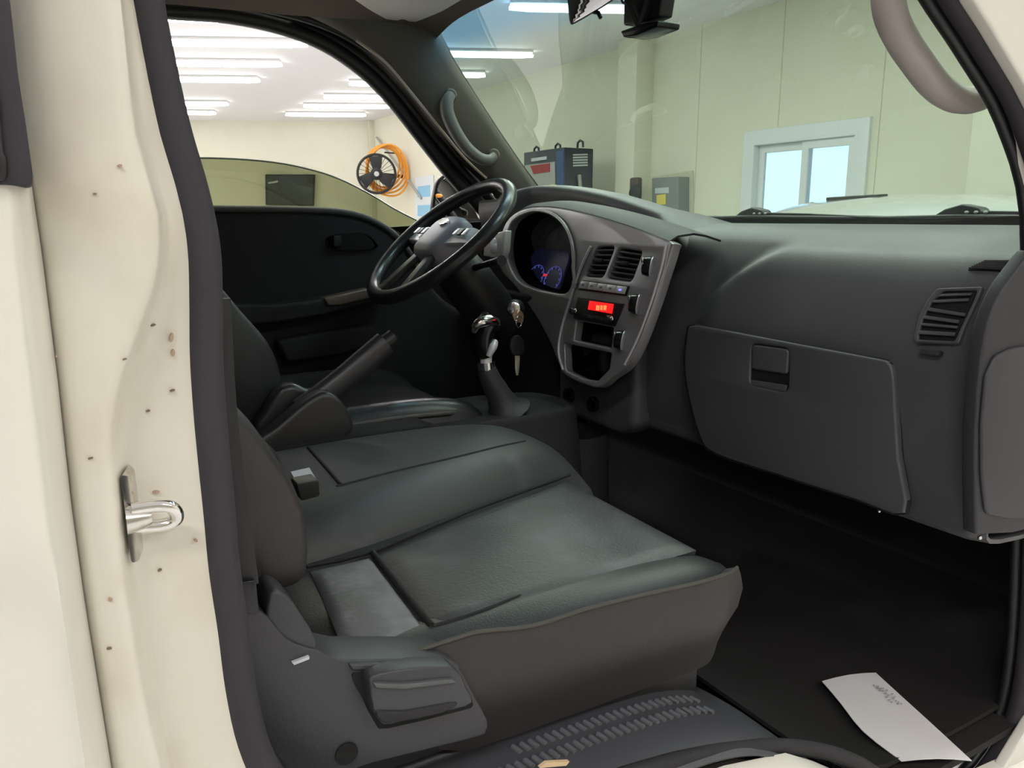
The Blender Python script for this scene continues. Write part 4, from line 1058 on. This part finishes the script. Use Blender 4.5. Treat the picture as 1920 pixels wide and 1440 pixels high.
# seat belt beside the pillar
sb = thing('seat_belt', 'black seat belt hanging beside the passenger backrest', 'seat belt', at(470, 1100, 1, -.715))
bl = ats([(405, 560), (412, 700), (420, 800), (432, 900), (446, 1000), (460, 1100)], 1, -.715)
bm = bmesh.new(); add_tube(bm, cat(bl, 4), .011, 10, squash=.15, up=(0, 1, 0)); fin('webbing', bm, BLACK, sb, 60)
prism('belt_tongue', rnd(ats([(452, 1092), (480, 1088), (486, 1150), (462, 1152)], 1, -.722), .2), (0, .012, 0), GLOSSB, sb, .002)

# ---- middle seat
ms = thing('middle_seat', 'grey vinyl middle seat with dusty marks beside the gear lever', 'seat', (.5, -.18, .97))
XM = [.17, .22, .32, .45, .58, .70, .765, .80]
def m_prof(i, x):
    n_ = len(XM)
    zt = 1.168+.012*math.sin((x-.17)/.6*2.6)
    fr = {n_-1: .07, n_-2: .024, n_-3: .004}.get(i, 0); zt -= fr
    yo = lerp(-.375, -.245, min(max((x-.3)/(.45), 0), 1)); yo = yo
    yf = .015
    return [(yo+.01, 1.0), (yo, 1.06), (yo+.004, 1.10-fr*.6), (yo+.02, 1.135-fr*.8), (yo+.05, zt-.012), (yo+.075, zt-.006), (yo+.09, zt-.002), ((yo+yf)/2, zt), (yf-.05, zt-.002), (yf-.02, zt-.008), (yf, zt-.03), (yf+.004, 1.08), (yf, 1.0)]
MSV = mat('middle_seat_vinyl', (.043, .044, .043), .5, bump=(420, .2), var=(5.5, (.080, .077, .080), .58, .68))
mcush = cushion('cushion', XM, m_prof, MSV, ms)
MCb = surf(mcush)
seam([(632, 912), (740, 884), (860, 856), (960, 832), (1046, 818)], .0022, ms, MCb)
seam([(572, 833), (605, 870), (638, 908)], .003, ms, MCb)
rs = []
for k in range(5):
    q0 = lerp(V((516, 838, 0)), V((556, 926, 0)), k/4); q1 = lerp(V((568, 833, 0)), V((632, 905, 0)), k/4)
    rs.append(hits(MCb, [(lambda q: (q.x, q.y))(lerp(q0, q1, j/4)) for j in range(5)], .0025))
if all(len(r) == 5 for r in rs): solid_grid('rear_strip', rs, .002, mat('middle_seat_strip', (.13, .135, .138), .45, bump=(200, .2)), ms)
Lm = [p for p in cat(ats([(300, 640), (380, 690), (436, 762), (480, 820), (520, 850), (530, 900), (470, 960), (250, 980), (200, 700)], 1, -.33), 3, True)]
cm_ = sum(Lm, V())/len(Lm)
grid('backrest', [[cm_+(p-cm_)*.9 for p in Lm], [p+V((0, .01, 0)) for p in Lm], [p+V((0, .2, 0)) for p in Lm], [cm_+(p-cm_)*.9+V((0, .22, 0)) for p in Lm]], VINYL, ms, closed=True, cap=True, angle=60)
# belt buckle
bk = thing('belt_buckle', 'black seat belt buckle lying on the middle seat edge', 'buckle', at(575, 920, 1, -.34))
prism('buckle_body', rnd(ats([(556, 908), (598, 900), (600, 930), (565, 940)], 1, -.40), .15), (.0, .03, 0), BLACK, bk, .003)
prism('paper_tag', [at(x, y, 2, 1.172) for x, y in ((545, 888), (580, 880), (592, 900), (556, 908))], (0, 0, .003), LGREY, bk)
# ---- driver seat
ds = thing('driver_seat', 'dark grey driver seat behind the hand brake', 'seat', (.5, .38, .97))
def d_prof(i, x):
    zt = 1.165+.012*math.sin((x-.3)/.5*2.8); fr = {len(XD)-1: .06, len(XD)-2: .02}.get(i, 0); zt -= fr
    return [(.13, 1.0), (.115, 1.06), (.118, 1.11-fr*.5), (.135, zt-.006), (.165, zt+.012), (.20, zt+.004), (.24, zt-.014), (.38, zt-.012), (.52, zt-.012), (.56, zt+.004), (.60, zt+.008), (.63, zt-.02), (.63, 1.0)]
XD = [.28, .33, .45, .58, .70, .775, .80]
cushion('cushion', XD, d_prof, mat('driver_seat_vinyl', (.022, .022, .024), .3, bump=(400, .15)), ds)
tube('piping', cat([V((x, .128, 1.158+.012*math.sin((x-.3)/.5*2.8)-.012)) for x in (.34, .45, .58, .70)], 4), .005, PIPE, ds, 8)
Ld = cat(ats([(330, 450), (408, 532), (450, 582), (500, 640), (522, 690), (530, 740), (520, 790), (480, 820), (300, 850), (220, 600)], 1, .16), 3, True)
cd_ = sum(Ld, V())/len(Ld)
grid('backrest', [[cd_+(p-cd_)*.9-V((0, .012, 0)) for p in Ld], [p for p in Ld], [p+V((0, .03, 0)) for p in Ld], [p+V((0, .38, 0)) for p in Ld], [cd_+(p-cd_)*.92+V((0, .42, 0)) for p in Ld]], mat('driver_backrest_vinyl', (.024, .025, .027), .4, bump=(420, .2)), ds, closed=True, cap=True, angle=60)

# ================================================================== step trim on the wheel arch
stp = thing('step_trim', 'grey plastic step trim with ribbed tread along the door sill', 'step trim', (.6, -.72, .95))
prof = [(-.05, .985), (.25, .985), (.40, .982), (.52, .978), (.60, .970), (.66, .952), (.72, .915), (.77, .872), (.80, .846), (.83, .824), (.86, .806), (.885, .796)]
pc_ = cat([V((x, 0, z)) for x, z in prof], 8)
rows = []
for p in pc_:
    yi = lerp(-.605, -.748, sstep(.60, .90, p.x))
    rows.append([V((p.x, lerp(yi, -.765, s_), p.z+dz)) for s_, dz in ((0, .0), (.02, .004), (.28, .004), (.36, .004), (.6, .003), (.85, .0), (1, -.012))])
solid_grid('trim_panel', rows, -.004, mat('step_plastic', (.06, .062, .07), .45, bump=(300, .12)), stp, 50)
bm = bmesh.new()
for k in range(3, len(pc_)*1):
    pass
n_r = 0
x = .30
while x < .645:
    z = interp([(p.x, p.z) for p in pc_], x)+.0125
    yi = lerp(-.605, -.748, sstep(.60, .90, x)); wd_ = -.765-yi
    add_tube(bm, [V((x, yi+wd_*.54, z-.004)), V((x+.003, yi+wd_*.62, z-.0045))], .0032, 6)
    if x > .38: add_tube(bm, [V((x, yi+wd_*.38, z-.004)), V((x+.003, yi+wd_*.46, z-.0045))], .0032, 6)
    x += .0105
rb = fin('tread_ribs', bm, TREAD, stp, 60); rb['kind'] = 'stuff'
lathe('trim_plug', V((.615, -.70, interp([(p.x, p.z) for p in pc_], .615)+.0005)), (.25, 0, 1), [(0, .002), (.012, .0018), (.014, 0), (0, 0)], GREYP, stp)
tb_ = [at(1012, 1440, 1, -.735), at(1025, 1430, 1, -.735), at(1068, 1428, 1, -.735), at(1062, 1436, 1, -.735)]
prism('sill_label', tb_, (0, .004, 0), WOODT, stp)
# raised arch lip of the trim
tube('arch_lip', cat(ats([(1150, 1462), (1250, 1432), (1350, 1408), (1450, 1400), (1540, 1408), (1610, 1432), (1660, 1465)], 1, -.752), 4), .010, DASHD, stp, 10)

# ---- floor mat and paper
fm = [V((.82, -.60, .822)), V((.90, -.64, .802)), V((1.0, -.735, .784)), V((1.18, -.735, .784)), V((1.30, -.70, .80)), V((1.34, -.45, .824)), V((1.34, -.15, .824))]
rows = []
for j in range(13):
    y = lerp(-.735, -.18, j/12); row = []
    for x in (.86, .90, .95, 1.0, 1.08, 1.16, 1.24, 1.30, 1.35):
        z = interp([(.86, .815), (.95, .789), (1.1, .786), (1.25, .79), (1.35, .84)], x)+(.012 if j == 0 else .003 if j == 1 else 0)
        row.append(V((x, y, z)))
    rows.append(row)
tag(solid_grid('floor_mat', rows, .006, CARPET), 'black rubber mat in the passenger footwell', 'floor mat')
pz = .799
pp = [(1541, 1278), (1644, 1262), (1822, 1427), (1800, 1437), (1740, 1434), (1692, 1428), (1655, 1400), (1618, 1372)]
pv = [at(x, y, 2, pz) for x, y in pp]
a, b, c_, d = at(1541, 1278, 2, pz), at(1642, 1262, 2, pz), at(1822, 1428, 2, pz), at(1692, 1428, 2, pz)
L_ = [at(1541, 1278, 2, pz), at(1575, 1318, 2, pz), at(1618, 1372, 2, pz), at(1690, 1428, 2, pz)]
R_ = [at(1642, 1262, 2, pz), at(1690, 1306, 2, pz), at(1745, 1356, 2, pz), at(1822, 1427, 2, pz)]
rows = []
for l, r in zip(cat(L_, 3), cat(R_, 3)):
    rows.append([lerp(l, r, s)+V((0, 0, .004*math.sin(s*3.14)+.001)) for s in (0, .25, .5, .75, 1)])
pa = thing('folded_paper', 'white folded paper slip lying on the black floor mat', 'paper', a)
solid_grid('sheet', rows, .0012, PAPER, pa)
for k in range(8):
    for j in range(4):
        px = 1637+j*6+k*4.6+random.uniform(-1, 1); py = 1284+k*4.6+j*1.2+random.uniform(-1, 1); w_ = random.uniform(2.5, 5)
        if random.random() < .25: continue
        prism('print_mark', [at(px+u_, py+v_, 2, pz+.0066) for u_, v_ in ((0, 0), (w_, -.5), (w_+1.5, 1.2), (1.5, 1.8))], (0, 0, .0004), INK, pa)

# ================================================================== handles, visor, mirror, camera, wipers
gh = thing('grab_handle', 'grey grab handle on the driver side front pillar', 'grab handle', at(870, 260, 1, .66))
gp1 = cat(ats([(847, 176), (838, 192), (840, 216), (856, 250), (876, 278), (898, 296), (916, 300), (928, 292)], 1, .655), 4)
tube('grip', gp1, [.012, .0175, .018, .017, .0165, .016, .015, .012], GRABD, gh, 12)
for px, py in ((845, 178), (926, 290)):
    lathe('mount', at(px, py, 1, .664), (-.3, -1, .2), [(0, .008), (.012, .007), (.017, 0), (.017, -.03), (0, -.03)], PILT, gh)
gh2 = thing('grab_handle', 'large beige grey grab handle at top right beside the door seal', 'grab handle', at(1760, 120, 1, -.66))
gp2 = cat(ats([(1690, -110), (1668, -40), (1668, 20), (1690, 72), (1722, 120), (1752, 158), (1784, 182), (1820, 188), (1860, 172), (1905, 150)], 1, -.665), 4)
tube('grip', gp2, .0205, GRABL, gh2, 16, squash=.85)
lathe('mount', at(1915, 146, 1, -.675), (-1, .2, .0), [(0, .02), (.02, .02), (.024, 0), (.024, -.03), (0, -.03)], GRABL, gh2)
lathe('mount', at(1700, -135, 1, -.675), (-.2, .6, -.8), [(0, .02), (.02, .02), (.024, 0), (.024, -.03), (0, -.03)], GRABL, gh2)

vz = 2.035
vs_ = thing('sun_visor', 'pale grey driver sun visor folded up under the roof lining', 'sun visor', at(760, 10, 2, vz))
vl = [(655, -6), (690, 18), (735, 43), (755, 36), (775, 44), (830, 22), (900, -20), (900, -80), (640, -60)]
prism('visor_panel', rnd([at(x, y, 2, vz) for x, y in vl], .25), (0.0, 0, .018), VISOR, vs_, .006)
tube('visor_rod', [at(735, 42, 2, vz+.01)+V((0, .03, .02)), at(755, 38, 2, vz+.01), at(800, 30, 2, vz+.01)], .004, BLACK, vs_, 8)

wxm = lambda px, py, x: at(px, py, 0, x)
im = thing('interior_mirror', 'interior rear-view mirror at the top of the windscreen', 'mirror', wxm(1105, 10, .93))
ni = V((-.62, -.75, -.2)).normalized(); mp0 = wxm(1110, 5, .93)
mo = cat([atp(x, y, mp0, ni) for x, y in ((1064, -14), (1066, 20), (1070, 45), (1082, 42), (1110, 26), (1142, 6), (1172, -20), (1172, -60), (1064, -60))], 3, True)
cmo = sum(mo, V())/len(mo)
grid('mirror_housing', [[cmo+(p-cmo)*.95+ni*.008 for p in mo], [p+ni*.004 for p in mo], [p for p in mo], [cmo+(p-cmo)*.9-ni*.02 for p in mo]], BLACK, im, closed=True, cap=True)
plate('mirror_glass', [[cmo+(p-cmo)*.92+ni*.0115 for p in mo]], ni, .002, MIRR, im, bevel=.0003)
tube('dipping_lever', [at(1112, 22, 0, .935), at(1122, 24, 0, .935), at(1126, 33, 0, .935)], .004, BLACK, im, 8)
tube('mirror_stem', [cmo+V((.01, 0, .02)), cmo+V((.05, 0, .08))], .008, BLACK, im)
dc = thing('dash_camera', 'black dash camera box hung under the windscreen top beside the mirror', 'camera', wxm(1205, 30, .95))
prism('camera_body', [at(x, y, 0, .94) for x, y in ((1170, -60), (1168, 48), (1212, 40), (1236, 30), (1250, -60))], (.03, 0, 0), BLACK, dc, .004)
prism('camera_base', [at(x, y, 0, .93) for x, y in ((1162, 58), (1168, 70), (1192, 66), (1232, 50), (1234, 38), (1210, 42))], (.05, 0, 0), GLOSSB, dc, .003)
tube('camera_bracket', [at(1182, 10, 0, .932), at(1188, 30, 0, .932), at(1196, 48, 0, .932)], .004, DASHD, dc, 8)
tube('camera_bracket', [at(1212, 0, 0, .932), at(1206, 24, 0, .932), at(1198, 44, 0, .932)], .004, DASHD, dc, 8)
tube('camera_cable', cat([at(1165, -50, 0, .95), at(1166, 0, 0, .945), at(1176, 6, 0, .94)], 4), .0025, BLACK, dc, 6)

# cowl and wipers outside the glass
xo = 1.40
cw_ = thing('windscreen_cowl', 'black cowl strip outside along the foot of the windscreen', 'cowl', (1.40, 0, 1.45))
rows = []
for j in range(21):
    y = lerp(-.75, .40, j/20); x = 1.372-.05*(y/.74)**2
    zt = 1.550+.002*math.sin(j*.9)
    rows.append([V((x-.015, y, 1.46)), V((x-.008, y, zt+.002)), V((x+.03, y, zt+.004)), V((x+.07, y, 1.48))])
solid_grid('cowl_panel', rows, .004, BLACKM, cw_)
for lab, ppx, y0, y1 in (('black wiper arm nearer the steering wheel, lying along the windscreen foot', 1412, -.02, -.47), ('black wiper arm nearer the door opening, lying along the windscreen foot', 1805, -.50, -.95)):
    wpv = at(ppx, 412, 0, 1.375)
    wi = thing('wiper', lab, 'wiper', wpv, 'windscreen wipers')
    y = wpv.y
    def wz(z): return V((1.375, 0, z))
    prism('pivot_housing', [V((1.366, y+.065, 1.545)), V((1.366, y+.03, 1.566)), V((1.366, y-.0, 1.574)), V((1.366, y-.03, 1.568)), V((1.366, y-.05, 1.545))], (.03, 0, 0), BLACK, wi, .004)
    prism('wiper_arm', [V((1.366, y-.02, 1.563)), V((1.366, max(y-.15, -.72), 1.560)), V((1.366, max(y-.33, -.745), 1.553)), V((1.366, max(y-.33, -.745), 1.547)), V((1.366, y-.02, 1.547))], (.012, 0, 0), BLACK, wi, .002)
    tube('wiper_blade', [V((1.362, y+.20, 1.548)), V((1.360, y, 1.552)), V((1.360, max(y-.30, -.74), 1.549))], .005, BLACK, wi, 8)
    for k in range(3):
        sphere('arm_clip', V((1.364, y-.012-.016*k, 1.560)), (.002, .004, .0025), LGREY, wi)

# ================================================================== light and render settings
wd = bpy.data.worlds.new('world'); sc.world = wd; wd.use_nodes = True
nt = wd.node_tree; bg = nt.nodes['Background']
tc = nt.nodes.new('ShaderNodeTexCoord'); sx_ = nt.nodes.new('ShaderNodeSeparateXYZ'); rp = nt.nodes.new('ShaderNodeValToRGB')
nt.links.new(tc.outputs['Generated'], sx_.inputs[0]); nt.links.new(sx_.outputs['Z'], rp.inputs['Fac']); nt.links.new(rp.outputs['Color'], bg.inputs['Color'])
rp.color_ramp.elements[0].position = .07; rp.color_ramp.elements[0].color = (.86, .94, 1, 1)
rp.color_ramp.elements[1].position = .10; rp.color_ramp.elements[1].color = (.62, .78, .98, 1)
bg.inputs['Strength'].default_value = 3.0
vs = sc.view_settings
vs.view_transform = 'Standard'; vs.look = 'None'; vs.gamma = 1; vs.use_curve_mapping = False; vs.exposure = 0.0
sc.cycles.max_bounces = 8; sc.cycles.diffuse_bounces = 4; sc.cycles.glossy_bounces = 4; sc.cycles.transparent_max_bounces = 12
sc.cycles.use_denoising = True; sc.cycles.sample_clamp_indirect = 4
